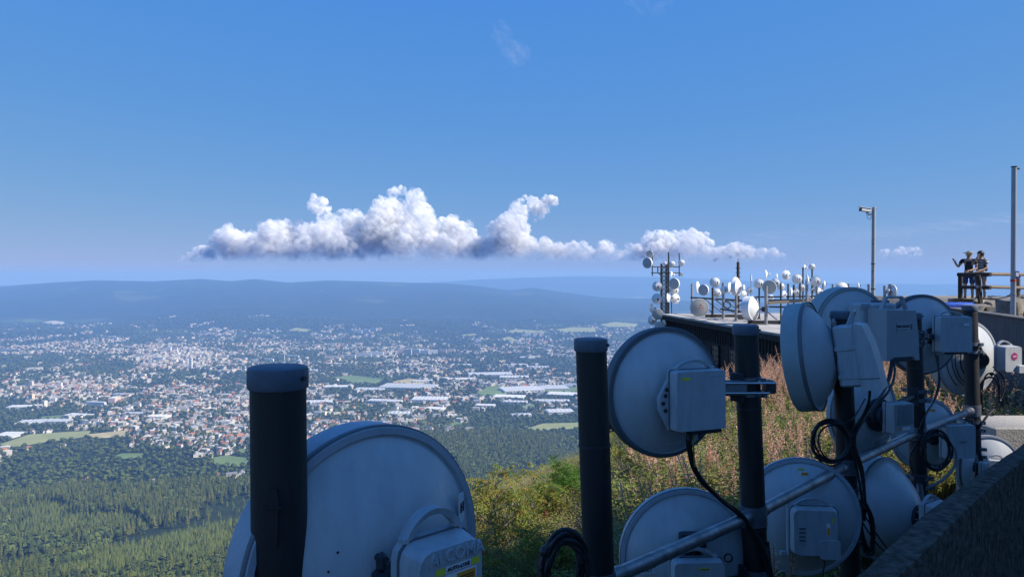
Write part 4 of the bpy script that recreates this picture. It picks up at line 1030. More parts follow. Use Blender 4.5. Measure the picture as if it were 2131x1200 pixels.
# 11 - dish behind the fifth post, below the pipe
t, M, y = antenna('white dish below the pipe between the last two posts, plain radio box', 1924, 902, 8.55, .405, -8, 0, depth=.15, shroud=.05, post='F', post_z=-1.78, hub=.06, neck=.05)
u, T, yf = unit_box(t, M @ Matrix.Translation((.16, 0, -.02)), y - .06, .36, .37, .08, c=.016, inset=.03)
sticker(u, T, yf, .02, .0, .12, .055, M_UNIT2); text_part('ALCOMA', .016, T @ Matrix.Translation((.02, yf - .003, .0)), M_INK, u)
text_part('ALCOMA', .016, T @ Matrix.Translation((.09, yf - .001, .14)), M_EMB, u)
sticker(t, M, -.075, .0, .27, .14, .06, M_LBL); sticker(t, M, -.078, .03, .27, .07, .035, M_ORG)

# 12 and 13 - two more behind the last post
t, M, y = antenna('bright dish peeping over the parapet beside the sunny slab', 2058, 965, 9.9, .37, 12, 0, depth=.13, shroud=.05, post='F', post_z=-2.45, hub=.05, neck=.04)
unit_box(t, M, y - .03, .22, .24, .07, c=.02)
t, M, y = antenna('small dish seen nearly edge-on low beside the last post', 2012, 968, 8.7, .27, -44, 0, depth=.08, shroud=.035, post='F', post_z=-2.1, hub=.04, neck=.03)
unit_box(t, M, y - .02, .12, .14, .05, c=.02, handle=None)

# ------------------------------------------------------------------ cables
def smooth_path(P, n=8):
    P = [Vector(p) for p in P]; out = []
    for i in range(len(P) - 1):
        a, b, c, d = P[max(0, i - 1)], P[i], P[i + 1], P[min(len(P) - 1, i + 2)]
        for k in range(n):
            t = k / n; out.append(.5 * ((2 * b) + (c - a) * t + (2 * a - 5 * b + 4 * c - d) * t * t + (3 * b - a - 3 * c + d) * t ** 3))
    out.append(P[-1]); return out
def cable(pts, r, label, m=M_CABLE, strands=1, spread=.0, seed=0):
    rn = random.Random(seed); mb = MB()
    for s in range(strands):
        j = [Vector((rn.gauss(0, spread), rn.gauss(0, spread), rn.gauss(0, spread))) for _ in pts]
        mb.tube(smooth_path([px(*p) + q for p, q in zip(pts, j)]), r, 8)
    o = mb.build('cable', m); return tag(o, label, 'cable', 'black antenna cables')
def coil(cx, cy, Y, rx, ry, r, loops, label, seed, tail=(), yaw=0.0, roll=0.0):
    rn = random.Random(seed); mb = MB(); c = px(cx, cy, Y); k = Y / F_PX; X = Vector((math.cos(yaw), math.sin(yaw), 0))
    for s in range(loops):
        ox, oy, a, b, d = rn.gauss(0, rx * .07), rn.gauss(0, ry * .06), rx * rn.uniform(.74, 1.08), ry * rn.uniform(.78, 1.05), rn.uniform(-.02, .02)
        pts = []
        for i in range(28):
            t = 2 * math.pi * i / 28; u, v = a * math.cos(t), b * math.sin(t); u, v = u * math.cos(roll) - v * math.sin(roll), u * math.sin(roll) + v * math.cos(roll)
            pts.append(c + X * (ox + u) * k + Vector((0, d + .01 * math.sin(3 * t + s), (oy + v) * k)))
        mb.tube(pts, r, 7, closed=True)
    for tl in tail: mb.tube(smooth_path([px(*p) for p in tl]), r, 7)
    for i in range(3):
        t = rn.uniform(0, 6.28); q = c + X * rx * math.cos(t) * .97 * k + Vector((0, 0, ry * math.sin(t) * .97 * k)); mb.ball(q, r * 2.6, 8, 6)
    o = mb.build('cable_coil', M_CABLE); return tag(o, label, 'cable coil', 'coiled cables')
cable([(1437, 880, 4.62), (1435, 930, 4.66), (1455, 985, 4.75), (1500, 1035, 4.85), (1545, 1075, 4.93), (1580, 1125, 4.95), (1602, 1185, 4.95), (1612, 1260, 4.95)], .012, 'thick black cable bundle drooping from the flat-boxed dish over the pipe', strands=4, spread=.008, seed=2)
cable([(1441, 885, 4.6), (1443, 930, 4.63), (1446, 970, 4.68)], .005, 'thin yellow-green earth wire hanging under the flat-boxed dish', mat('earth_wire', (.25, .28, .06), .5))
cable([(1858, 742, 7.0), (1856, 775, 6.85), (1840, 812, 6.6), (1815, 850, 6.4), (1790, 885, 6.26), (1772, 925, 6.24), (1786, 970, 6.24), (1795, 1030, 6.24), (1797, 1080, 6.24)], .011, 'black cables crossing from the maker-plate radio down round the fourth post', strands=3, spread=.012, seed=5)
cable([(1808, 797, 6.1), (1810, 830, 6.12), (1800, 860, 6.2), (1770, 900, 6.25)], .010, 'short black lead from the tapered radio box to the looped bundle', strands=2, spread=.006, seed=6)
cable([(1948, 735, 8.1), (1955, 790, 8.0), (1945, 830, 7.9), (1925, 865, 7.6), (1915, 905, 7.6)], .010, 'pair of black cables hanging from the half-sunlit dish', strands=2, spread=.012, seed=7)
cable([(2072, 762, 9.2), (2090, 800, 9.2), (2075, 840, 9.15), (2050, 870, 8.95), (2035, 910, 8.88), (2045, 960, 8.88)], .010, 'black cable loop sagging beneath the round-logo radio', strands=2, spread=.012, seed=8)
cable([(1955, 905, 7.55), (1985, 930, 7.55), (1988, 965, 7.55), (1965, 995, 7.55), (1930, 1015, 7.6)], .014, 'pale grey hose looping below the pipe at the fifth post', M_CABLEG, 1)
cable([(1600, 1130, 5.0), (1597, 1165, 4.98), (1604, 1230, 4.98)], .012, 'black cable strapped down the third post', strands=2, spread=.01, seed=9)
cable([(1797, 1080, 6.2), (1830, 1125, 6.2), (1870, 1165, 6.2)], .007, 'thin black wires slanting from the hanging hank to the parapet', strands=2, spread=.02, seed=10)
cable([(1690, 1150, 5.85), (1715, 1165, 5.85), (1713, 1190, 5.85), (1712, 1215, 5.85)], .006, 'thin black lead under the weathered radio box', strands=1)
coil(1728, 918, 6.2, 40, 46, .008, 8, 'loose round hank of black cable tied to the fourth post', 3, tail=[[(1750, 880, 6.22), (1775, 870, 6.25), (1800, 830, 6.5)]], roll=.2)
coil(1803, 1098, 6.25, 13, 52, .010, 8, 'tight long hank of black cable hanging beside the fourth post', 4, roll=.12)
coil(1172, 1190, 3.7, 46, 80, .012, 20, 'big black coil of thick cable beside the second post', 5, roll=-.12)
coil(1948, 935, 7.5, 30, 42, .009, 5, 'loops of black cable under the pipe at the fifth post', 6, tail=[[(1925, 900, 7.6), (1895, 945, 7.6), (1900, 985, 7.6)]])
coil(2060, 820, 9.1, 22, 44, .009, 3, 'thin cable loop hanging between the last post and the balustrade', 7)

# ------------------------------------------------------------------ terrace, parapets and the tower whose shade falls here
def wall_strip(name, outer, inner, ztop, zbot, m, label, jag=.0):
    """Wall between two plan lines, top at ztop."""
    n = len(outer); vs = []; rn = random.Random(3)
    def dens(L):
        out = []
        for a, b in zip(L, L[1:]):
            for k in range(6): out.append((a[0] + (b[0] - a[0]) * k / 6, a[1] + (b[1] - a[1]) * k / 6))
        return out + [L[-1]]
    O, I_ = dens(outer), dens(inner); N = len(O)
    for (a, b) in zip(O, I_):
        ja = rn.gauss(0, jag)
        vs += [(a[0], a[1], zbot), (a[0], a[1], ztop - .02 + ja), (a[0] * .96 + b[0] * .04, a[1] * .96 + b[1] * .04, ztop + ja), (b[0] * .94 + a[0] * .06, b[1] * .94 + a[1] * .06, ztop + ja * .5), (b[0], b[1], ztop - .025 + ja), (b[0], b[1], zbot)]
    fs = [(i * 6 + k, i * 6 + 6 + k, i * 6 + 7 + k, i * 6 + 1 + k) for i in range(N - 1) for k in range(5)] + [(0, 1, 2, 3, 4, 5), tuple(range((N - 1) * 6 + 5, (N - 1) * 6 - 1, -1))]
    return tag(MB().add(vs, fs, False).build(name, m), label, 'parapet')
def plan(x, y, z): Y = z * F_PX / (HY - y); return ((x - CX) / F_PX * Y, Y)
ZP = -1.0
OUT = [(-.55, .9), (.35, 1.7)] + [plan(x, y, ZP) for x, y in ((1780, 1200), (1900, 1085), (2000, 1010), (2131, 920), (2300, 832))]
INN = [(-.45, .75), (.5, 1.6)] + [plan(x, y, ZP) for x, y in ((1875, 1200), (1950, 1125), (2040, 1035), (2131, 957), (2330, 850))]
wall_strip('concrete_parapet', OUT, INN, ZP, -2.6, mat('exposed_aggregate', (.16, .125, .095), .97, 0, col2=(.028, .021, .016), scale=22, bump=1.0, bscale=40, thr=(.3, .72), spec=.1), 'rough exposed-aggregate concrete parapet running up beside the antennas', .004)
fl = [(-.5, .8)] + INN[1:] + [(9, 4), (14, -4), (6, -14), (-2, -4)]
nfl = len(fl); tag(MB().add([(a, b, -1.72) for a, b in fl] + [(a, b, -3.6) for a, b in fl], [tuple(range(nfl)), tuple(range(2 * nfl - 1, nfl - 1, -1))] + [(i, (i + 1) % nfl, nfl + (i + 1) % nfl, nfl + i) for i in range(nfl)]).build('terrace', M_CONC), kind='structure')
tw = thing('hotel_tower', (21.2, -5.9, -4), 'tall white cone-shaped hotel tower beside the terrace', 'tower')
prof = [(0, -4), (18, -4), (17, -1), (15.2, 2), (12.2, 8), (10.4, 13), (9.2, 18), (8.2, 23), (6.6, 30), (5.4, 37), (3.6, 50), (2.4, 64), (1.4, 80), (.5, 96), (0, 97)]
MB(Matrix.Translation((21.2, -5.9, 0)) @ Matrix.Rotation(R(90), 4, 'X')).lathe([(r, z) for r, z in prof], 72).build('shell', mat('tower_shell', (.55, .56, .57), .5, .2), tw, 30)
wb = MB()
for k in range(48):
    a = 2 * math.pi * k / 48
    wb.box((0, 0, 0), (.8, .25, 1.8), M=Matrix.Translation((21.2 + 13.9 * math.cos(a), -5.9 + 13.9 * math.sin(a), 4.6)) @ Matrix.Rotation(a + R(90), 4, 'Z'))
wb.build('window_band', mat('tower_glass', (.03, .04, .05), .1), tw)
# the far parapet with openings, at the right
P0, P1 = Vector((11.75, 20.2, 0)), Vector((8.9, 9.5, 0)); dW = (P1 - P0).normalized(); sW = Vector((-dW.y, dW.x, 0)); Lw = (P1 - P0).length
bw = thing('concrete_balustrade', (P0.x, P0.y, -2.6), 'dark board-marked concrete balustrade with low openings beyond the last post', 'balustrade')
QW = Matrix.Translation((P0.x, P0.y, 0)) @ Matrix.Rotation(math.atan2(dW.y, dW.x), 4, 'Z')
MB(QW).box((Lw / 2, 0, -1.21), (Lw, .2, .62)).build('beam', M_CONCD, bw)
MB(QW).box((Lw / 2, 0, -.887), (Lw + .06, .27, .04), bev=.008).build('coping', M_CONC, bw)
MB(QW).box((Lw / 2, 0, -2.3), (Lw, .24, .9)).build('plinth', M_CONCD, bw)
k = 0.0
while k < Lw:
    MB(QW).box((k + .12, 0, -1.69), (.24, .2, .36)).build('pier', M_CONCD, bw); k += .95
tag(MB().box((7.05, 10.5, -2.62), (1.32, .9, 1.2), bev=.02).build('concrete_block', mat('pale_concrete', (.42, .38, .32), .95, 0, .3, 20, bump=.5, bscale=50)), 'sunlit pale concrete block behind the parapet', 'block')

# ------------------------------------------------------------------ the dark flat-roofed building on the summit
M_TIMBER = mat('dark_timber', (.028, .022, .018), .85, 0, col2=(.010, .008, .007), scale=6, bump=.5, bscale=20, stretch=(1, 1, 4))
M_FELT = mat('roof_felt', (.46, .44, .41), .9, 0, col2=(.27, .25, .23), scale=.9, bump=.3, bscale=6)
M_WHITEP = mat('white_antenna', (.78, .79, .79), .45, 0, .06, 6)
M_CREAM = mat('cream_radome', (.56, .54, .47), .6, 0, .1, 4)
M_SHADEGREY = mat('grey_radome', (.48, .49, .49), .6, 0, .08, 4)  # grey puts the shade of faces turned from the sun into the colour
M_STEELG = mat('zinc_steel', (.36, .37, .38), .5, .4, .3, 9)
M_STEELD = mat('dark_steel', (.05, .05, .05), .6, .3)
RZ = -2.5
ROOF = [Vector((9.9, 48.6, 0)), Vector((12.25, 27.0, 0)), Vector((27, 28.5, 0)), Vector((25, 50.5, 0))]
bd = thing('summit_building', (10, 40, -11), 'long dark timber building with a pale flat roof crowded with antennas', 'building')
def ring(z, pts): return [(p.x, p.y, z) for p in pts]
def slab(pts, z0, z1):
    n = len(pts); return MB().add(ring(z0, pts) + ring(z1, pts), [tuple(range(n - 1, -1, -1)), tuple(range(n, 2 * n))] + [(i, (i + 1) % n, n + (i + 1) % n, n + i) for i in range(n)])
cen = sum(ROOF, Vector()) / 4
def grow(k): return [p + (p - cen).normalized() * k for p in ROOF]
rf = slab(grow(.45), RZ - .10, RZ).build('roof', M_FELT, bd)
slab(grow(.47), RZ - .36, RZ - .104).build('fascia', M_TIMBER, rf)
slab(ROOF, -12.0, RZ - .37).build('wall', M_TIMBER, bd)
fa, fb = ROOF[0], ROOF[1]; fd = (fb - fa).normalized(); fn = Vector((fd.y, -fd.x, 0)); fn = -fn if fn.x > 0 else fn; FL = (fb - fa).length
FM = Matrix.Translation(fa) @ Matrix((fd, -fn, Vector((0, 0, 1)))).transposed().to_4x4()      # local x along the facade, -y outward
bb = MB(FM)
for k in range(40): bb.box((FL / 2, -.015 - .01 * (k % 2), RZ - .5 - k * .2), (FL, .03, .17))
b_ = bb.build('weatherboard', M_TIMBER, bd); b_['kind'] = 'stuff'
bt = MB(FM)
k = .3
while k < FL: bt.box((k, -.06, RZ - .75), (.06, .05, .7)); k += .34
b_ = bt.build('eave_batten', M_TIMBER, bd); b_['kind'] = 'stuff'
for k in range(9):
    x = 1.5 + k * 2.35
    w = MB(FM).box((x, -.07, RZ - 1.75), (1.0, .06, 1.1)).build('window', mat('dark_pane', (.012, .014, .018), .15), bd)
    f = MB(FM)
    for e in (-1, 1): f.box((x + e * .5, -.11, RZ - 1.75), (.06, .05, 1.16)).box((x, -.11, RZ - 1.75 + e * .55), (1.06, .05, .06))
    f.build('frame', M_TIMBER, w)
    g = MB(FM)
    for e in (-.25, 0, .25): g.box((x + e, -.105, RZ - 1.75), (.025, .03, 1.04))
    for e in (-.27, 0, .27): g.box((x, -.104, RZ - 1.75 + e), (.94, .03, .025))
    g.build('glazing_bar', mat('bar_grey', (.35, .37, .38), .6) if k == 7 else M_TIMBER, w)
for k in range(26): MB().cyl((0, 0, 0), (0, 0, 0), .01) if False else None
an = thing('annex', (6.5, 41, -12), 'lower dark timber annex with a brown roof edge beside the summit building', 'annex')
AN = [Vector((3.62, 39.8, 0)), Vector((9.6, 38.4, 0)), Vector((10.2, 45, 0)), Vector((4.2, 46.5, 0))]
slab(AN, -13.0, -5.75).build('wall', M_TIMBER, an)
slab([p + (p - Vector((7, 42, 0))).normalized() * .3 for p in AN], -5.74, -5.5).build('roof', mat('annex_roof', (.12, .08, .06), .8), an)
ab = MB()
for k in range(24): ab.box((6.6, 39.1 - .03, -6.0 - k * .28), (6.0, .05, .22), M=Matrix.Translation((6.6, 39.1, 0)) @ Matrix.Rotation(math.atan2(-1.4, 5.98), 4, 'Z') @ Matrix.Translation((-6.6, -39.1, 0)))
b_ = ab.build('weatherboard', M_TIMBER, an); b_['kind'] = 'stuff'

# ------------------------------------------------------------------ small antennas on the roof: two shapes, many copies
def proto(shroud, unit=True, depth=.36, front=M_RADOME, shm=M_WHITEP):
    d = depth; parts = []
    parts.append(('reflector', MB().lathe([(0, -d)] + [(.93 * k / 8, -d * (1 - .93 * (k / 8) ** 2)) for k in range(1, 9)] + [(.95, -.02)], 36), M_WHITEP))
    parts.append(('rim', MB().lathe([(.93, -.05), (1, -.04), (1, shroud), (.96, shroud + .02)], 36), shm))
    parts.append(('radome', MB().lathe([(0, shroud + .10), (.5, shroud + .07), (.97, shroud)], 36), front))
    if unit:
        parts.append(('radio_unit', MB().box((0, -d - .32, 0), (.56, .3, .6), bev=.06).cyl((0, -d + .05, 0), (0, -d - .2, 0), .16, n=12), M_WHITEP))
    parts.append(('mount_arm', MB().cyl((.1, -d - .1, -.1), (.42, -d - .25, -.1), .06, n=8).box((.42, -d - .25, -.1), (.2, .22, .4)), M_STEELD))
    return [(n, mb.mesh(n), m) for n, mb, m in parts]
PROTO = {'bowl': proto(.06), 'drum': proto(.55), 'plain': proto(.06, False), 'grey': proto(.3, True, .36, M_SHADEGREY), 'cream': proto(.12, True, .36, M_CREAM), 'big': proto(.62, False, .4)}
for v in PROTO.values():
    for n, me, m in v: me.materials.append(m)
def small_antenna(kind, x, y, r, Y, az, label, tilt=-2, group='white link antennas on the summit building'):
    c = px(x, y, Y); Rm = r * Y / F_PX
    t = thing('link_antenna', c, label, 'antenna', group); t.scale = (Rm,) * 3; t.rotation_euler = (R(tilt), 0, R(-az))
    for n, me, m in PROTO[kind]:
        o = bpy.data.objects.new(n, me); o.parent = t; COL.objects.link(o)
    return t
RA = [('cream', 1455, 640, 19, 43, 188, 'big pale round radome with a red triangle sign at the end of the roof rack'), ('grey', 1465, 603, 11.5, 45, 222, 'shade-grey-faced drum on the first rack post'), ('plain', 1452, 597, 12, 46, -62, 'tilted white shell beside the shade-grey-faced drum'),
      ('bowl', 1488, 587, 11, 44, 12, 'white dome-backed dish on the second rack post'), ('bowl', 1492, 609, 9.5, 45, 10, 'low white dish behind the second rack post'), ('bowl', 1519, 599, 12, 43, -55, 'white side-on dish on the third rack post'), ('drum', 1536, 598, 16.5, 41, -50, 'large white drum with a square radio box'), ('bowl', 1531, 585, 9, 44, -20, 'white dish peeping over the large drum'),
      ('bowl', 1580, 590, 11, 43, 18, 'white dome dish on a dark bracket beyond the large drum'), ('bowl', 1594, 571, 10, 42, -68, 'narrow side-on dish high above the cream radome'), ('cream', 1601, 597, 14.5, 38.5, 205, 'flat cream radome facing the terrace on a pale pole'), ('plain', 1614, 588, 9.5, 41, 20, 'white dish half hidden behind the cream radome'), ('big', 1568, 641, 25, 38.5, -46, 'very large white banded drum near the roof edge'),
      ('bowl', 1636, 572, 10, 40, -12, 'white dish with its radio box beside a thin whip aerial'), ('bowl', 1659, 580, 10.5, 40, 15, 'white dish among the thin dark poles'), ('bowl', 1646, 607, 10, 39, -70, 'narrow low dish seen edge-on beside the crossbar'), ('bowl', 1657, 608, 9, 41, 30, 'low white dish behind the edge-on one'), ('bowl', 1698, 585, 11, 38, 28, 'white dish on the tall pole group next to the grey-green drum'), ('plain', 1680, 581, 10, 37.5, -75, 'thin edge-on dish on the tall white whip'),
      ('bowl', 1690, 555, 7, 40, 12, 'small dish high on a dark pole'), ('bowl', 1675, 556, 5.5, 41, -50, 'tiny dish beside the tall white whip'), ('plain', 1716, 590, 6, 38, -60, 'little white panel at the end of the roof group'), ('bowl', 1686, 620, 8, 42, 20, 'low dish behind the drum antenna shroud'), ('bowl', 1604, 619, 6.5, 46, 10, 'small low dish far along the roof'),
      ('plain', 1752, 600, 14, 34, 5, 'white dome showing above the grey-green drum'), ('plain', 1786, 594, 7, 34, -70, 'small edge-on dish above the grey-green drum'), ('bowl', 1856, 606, 14, 33, 75, 'white dish between two stub poles beside the camera pole')]
RA += [('bowl', 1507, 603, 8, 43, 20, 'small white dish between the second and third rack posts'), ('plain', 1549, 612, 8, 42, -30, 'low white shell under the large square-boxed drum'), ('bowl', 1560, 604, 7, 44, 40, 'small dish behind the square radio box'), ('bowl', 1625, 596, 8, 42, 8, 'small white dish next to the cream radome'), ('bowl', 1632, 612, 7.5, 43, -40, 'low dish before the dark cross rails'), ('bowl', 1668, 598, 8, 40.5, 25, 'white dish low among the thin dark poles'), ('bowl', 1706, 606, 8, 39, -35, 'white dish low on the pole group next to the grey-green drum'), ('plain', 1617, 575, 6, 43, -65, 'small edge-on shell above the hidden dish'), ('bowl', 1693, 602, 7, 40, 50, 'little dish under the tall pole pair')]
for k, x, y, r, Y, az, lab in RA: small_antenna(k, x, y, r, Y, az, lab)
tri = px(1458.5, 637, 42.4)
sgn = MB().add([tri + Vector(v) for v in ((-.13, 0, -.10), (.13, 0, -.10), (0, 0, .14))], [(0, 1, 2)]).add([tri + Vector((a * .62, -.012, b * .62 - .006)) for a, b in ((-.13, -.10), (.13, -.10), (0, .14))], [(0, 1, 2)])
so = tag(MB().prism([(-.15, -.11), (.15, -.11), (0, .16)], -.012, .0, M=Matrix.Translation(tri)).build('warning_sign', mat('sign_red', (.42, .06, .03), .6)), 'red warning triangle stuck on the big pale radome', 'sign')
MB(Matrix.Translation(tri)).prism([(-.09, -.075), (.09, -.075), (0, .095)], -.018, -.011).build('sign_face', M_LBL, so)
MB(Matrix.Translation(tri)).prism([(-.018, -.05), (.018, -.05), (.022, .045), (-.022, .045)], -.022, -.017).build('symbol', M_INK, so)

POLES = [(1440, 590, 652, 49, .07), (1483, 598, 661, 44.6, .065), (1505, 588, 664, 43.2, .075), (1532, 600, 668, 41.4, .075), (1594, 595, 677, 38.4, .085), (1580, 590, 655, 43, .05), (1625, 588, 652, 41, .045), (1640, 590, 655, 41, .045), (1652, 592, 656, 40, .05), (1665, 585, 660, 40, .04), (1671, 556, 655, 41, .04), (1679, 582, 672, 38, .075), (1690, 555, 660, 40, .04), (1700, 592, 664, 39, .07), (1713, 590, 660, 39, .05), (1563, 583, 600, 43, .02), (1733, 591, 680, 35, .05), (1766, 590, 690, 34, .05), (1808, 591, 690, 33, .06), (1841, 594, 690, 33, .06), (1853, 591, 690, 33, .09)]
for i, (x, y0, y1, Y, r) in enumerate(POLES):
    a = px(x, y0, Y); tag(MB().cyl((a.x, a.y, RZ - .02), a, r, n=12).cyl((a.x, a.y, RZ - .01), (a.x, a.y, RZ + .03), r * 2.2, n=12).build('antenna_pole', M_STEELD if i in (1, 5, 6, 7, 8, 9, 10, 12) else M_STEELG), 'short steel antenna pole standing on the flat roof', 'pole', 'antenna poles on the flat roof')
rk = thing('antenna_rack', (10.9, 45, RZ), 'dark steel rack of rails and slanting braces along the roof edge', 'rack')
def rl(a, b, r, m=M_STEELD, nm='rail'): MB().cyl(px(*a), px(*b), r, n=8).build(nm, m, rk)
rl((1438, 619, 49), (1562, 626, 40.5), .055); rl((1500, 643, 43.4), (1562, 651, 40.5), .05); rl((1600, 625, 41), (1735, 622, 37), .05); rl((1600, 638, 41), (1735, 641, 37), .045); rl((1560, 618, 46), (1720, 616, 41), .045)
for a, b in (((1465, 621, 47), (1510, 655, 44)), ((1485, 621, 45), (1530, 652, 43)), ((1505, 623, 43.6), (1548, 652, 42)), ((1515, 622, 44), (1575, 650, 43))): rl(a, b, .045, M_STEELG, 'brace')
rl((1596, 648, 38.4), (1616, 664, 37.5), .04, M_STEELG, 'brace'); rl((1650, 645, 39), (1672, 622, 39), .045, M_WHITEP, 'brace'); rl((1685, 640, 38.5), (1704, 620, 38.5), .045, M_WHITEP, 'brace')
for x, y, Y, w in ((1500, 653, 45, 2.6), (1590, 664, 39, 2.4), (1540, 656, 43, 1.2)):
    p = px(x, y, Y); MB().box((p.x + .4, p.y, RZ + .09), (w, .35, .16), bev=.02).build('ballast_beam', M_STEELD, rk)
for x, y, Y in ((1513, 634, 42.5), (1474, 652, 44.5)):
    c = px(x, y, Y); MB().tube([c + Vector((.2 * math.cos(t * .5236), 0, .2 * math.sin(t * .5236))) for t in range(12)], .03, 6, closed=True).build('cable_ring', M_CABLE, rk)
for i, (x, y0, y1, Y, r, m) in enumerate(((1678.5, 537, 584, 38, .022, M_WHITEP), (1634, 553, 575, 40, .03, M_WHITEP), (1563, 571, 584, 43, .06, M_WHITEP))):
    tag(MB().cyl(px(x, y1, Y), px(x, y0, Y), r, r * .5, n=8).build('whip_aerial', m), ('tall thin white whip aerial among the roof dishes', 'short tapering white whip aerial in front of a dish', 'stubby white aerial on a thin stalk')[i], 'aerial')
lm = thing('lightning_mast', px(1536, 590, 52), 'dark slim mast with short rungs rising behind the white drum', 'mast')
MB().cyl((px(1536, 590, 52).x, 52, RZ - 6), px(1536, 545, 52), .10, n=8).cyl(px(1536, 545, 52), px(1536, 538, 52), .02, n=6).build('pole', mat('rust_steel', (.06, .035, .025), .8), lm)
for y in (558, 567, 576, 584): MB().cyl(px(1531, y, 52), px(1541, y, 52), .03, n=6).build('rung', M_STEELD, lm)
bp_ = MB().box((0, 0, 0), (2.3, .16, .14), M=Matrix.Translation(px(1646, 627, 38.2)) @ Matrix.Rotation(R(-4), 4, 'Y')).build('timber_beam', mat('grey_wood', (.30, .25, .19), .9)); tag(bp_, 'weathered wooden beam lying across the roof rack', 'beam')

# ------------------------------------------------------------------ lattice mast at the building's corner
MY = 49.2
ms = thing('lattice_mast', (px(1384, 690, MY).x, MY, -9), 'slim dark lattice mast crowded with dishes at the building corner', 'mast')
def mp(x, y, dy=0.0): return px(x, y, MY) + Vector((0, dy, 0))
legs = [(1377.5, 0), (1388.5, 0), (1377.5, .36), (1388.5, .36)]
for x, dy in legs: MB().cyl(mp(x, 548, dy), Vector((mp(x, 600).x, MY + dy, -11)), .035, n=6).build('leg', M_STEELD, ms)
br = MB(); y = 552
while y < 700:
    for dy in (0, .36): br.cyl(mp(1377.5, y, dy), mp(1388.5, y + 9, dy), .016, n=4).cyl(mp(1388.5, y, dy), mp(1377.5, y + 9, dy), .016, n=4).cyl(mp(1377.5, y, dy), mp(1388.5, y, dy), .014, n=4)
    y += 9
br.build('lacing', M_STEELD, ms)
MB().cyl(mp(1391.5, 525), Vector((mp(1391.5, 600).x, MY, -11)), .05, n=8).build('central_pole', M_STEELD, ms)
MB().cyl(mp(1397.5, 610), Vector((mp(1397.5, 600).x, MY - .2, -11)), .03, n=8).build('side_pole', M_STEELD, ms)
for a, b in (((1357, 555), (1416, 555)), ((1355, 567.5), (1416, 567.5)), ((1369, 555), (1369, 567)), ((1369, 567), (1379, 575))): MB().cyl(mp(*a), mp(*b), .035, n=6).build('cross_arm', M_STEELD, ms)
for x, a, b in ((1357.5, 530, 574), (1413.5, 527, 575)): MB().cyl(mp(x, a), mp(x, b), .035, n=6).build('outrigger', M_STEELD, ms)
MA = [('grey', 1348.5, 547, 11, -.3, 222, 'large shade-grey-faced dish at the top outrigger of the lattice mast'), ('cream', 1352.5, 528.5, 7.5, 0, 214, 'small cream-faced dish topmost on the lattice mast outrigger'), ('bowl', 1367.5, 595.5, 10.5, 0, 32, 'shaded dome dish on the upper outer side of the lattice mast'), ('bowl', 1367, 621.5, 11, 0, 30, 'dome dish with a dark neck midway on the outer side of the lattice mast'), ('grey', 1404, 590, 11.5, -.4, 218, 'shade-grey-faced dish on the inner side of the lattice mast'), ('bowl', 1403, 604, 10, .1, 8, 'white dome dish just under the shade-grey-faced one on the mast'),
      ('plain', 1391, 618.5, 10, -.4, -58, 'side-on white shell in the middle of the lattice mast'), ('plain', 1405, 621, 10.5, 0, -10, 'round white dish at the middle inner side of the lattice mast'), ('plain', 1356.5, 641, 10, 0, -58, 'tilted white shell low on the outer side of the lattice mast'), ('cream', 1368.5, 653.5, 11.5, -.5, 192, 'pale round-faced dish low on the lattice mast'), ('bowl', 1357.5, 666, 10, 0, 35, 'shaded dome dish lowest on the outer side of the mast'), ('bowl', 1399, 549, 6.5, 0, 10, 'small dish beside the top of the central pole'), ('bowl', 1418.5, 546.5, 7, 0, 12, 'small dish on the inner outrigger head'),
      ('bowl', 1384, 548, 4, 0, 10, 'tiny dish on the mast head'), ('cream', 1418, 571, 3.5, 0, 190, 'tiny yellowish round antenna under the inner outrigger'), ('bowl', 1398, 571, 7, 0, -60, 'boxy white antenna under the inner cross arm'), ('cream', 1373, 679, 11, -.6, 214, 'greyish round face just above the flat-boxed dish'), ('cream', 1403, 684, 11, -.6, 214, 'second greyish round face just above the flat-boxed dish, by the wall')]
for k, x, y, r, dy, az, lab in MA: small_antenna(k, x, y, r, MY + dy - .15, az, lab, group='dishes on the lattice mast')

# ------------------------------------------------------------------ camera pole and lamp pole
def pole(name, xb, yb, xt, yt, Y, r, label, m):
    a, b = px(xb, yb, Y), px(xt, yt, Y); a.z = min(a.z, -3.6)
    t = thing(name, a, label, 'pole'); MB().cyl(a, b, r, r * .95, n=16).build('shaft', m, t); return t, b
M_SPECK = mat('stickered_zinc', (.40, .41, .42), .5, .3, col2=(.16, .13, .12), scale=9, thr=(.30, .42))
t, b = pole('camera_pole', 1815, 610, 1818.5, 431, 25, .062, 'slim grey pole with a white security camera on top, stickers down its shaft', M_SPECK)
cm_ = Matrix.Translation(px(1801, 437, 25)) @ Matrix.Rotation(R(8), 4, 'Z') @ Matrix.Rotation(R(7), 4, 'Y')
u = MB(cm_).box((0, 0, 0), (.36, .13, .12), bev=.02).box((-.03, 0, .07), (.40, .16, .015)).build('camera_housing', M_WHITEP, t)
MB(cm_).box((-.185, 0, -.01), (.02, .11, .10)).build('lens_window', M_INK, u)
MB(cm_).cyl((.06, 0, -.05), (.14, 0, -.15), .02, n=8).cyl((.14, 0, -.15), (.24, 0, -.10), .02, n=8).tube(smooth_path([(.05, .03, -.06), (.12, .03, -.22), (.22, .03, -.28), (.25, .02, -.16)]), .008, 6).build('camera_bracket', M_STEELG, u)
MB().cyl(px(1822, 433, 25), px(1824, 433, 25), .03, n=8).build('end_fitting', M_STEELG, t)
for y, r_ in ((600, .07), (548, .066)): MB().cyl(px(1817, y, 25), px(1817, y + 2, 25), r_, n=14).build('band', M_STEELD, t)
t, b = pole('lamp_pole', 2106.5, 652, 2110.5, 348, 17, .058, 'tall plain grey lamp pole behind the balustrade', mat('pole_zinc', (.38, .39, .41), .45, .4, .12, 5))
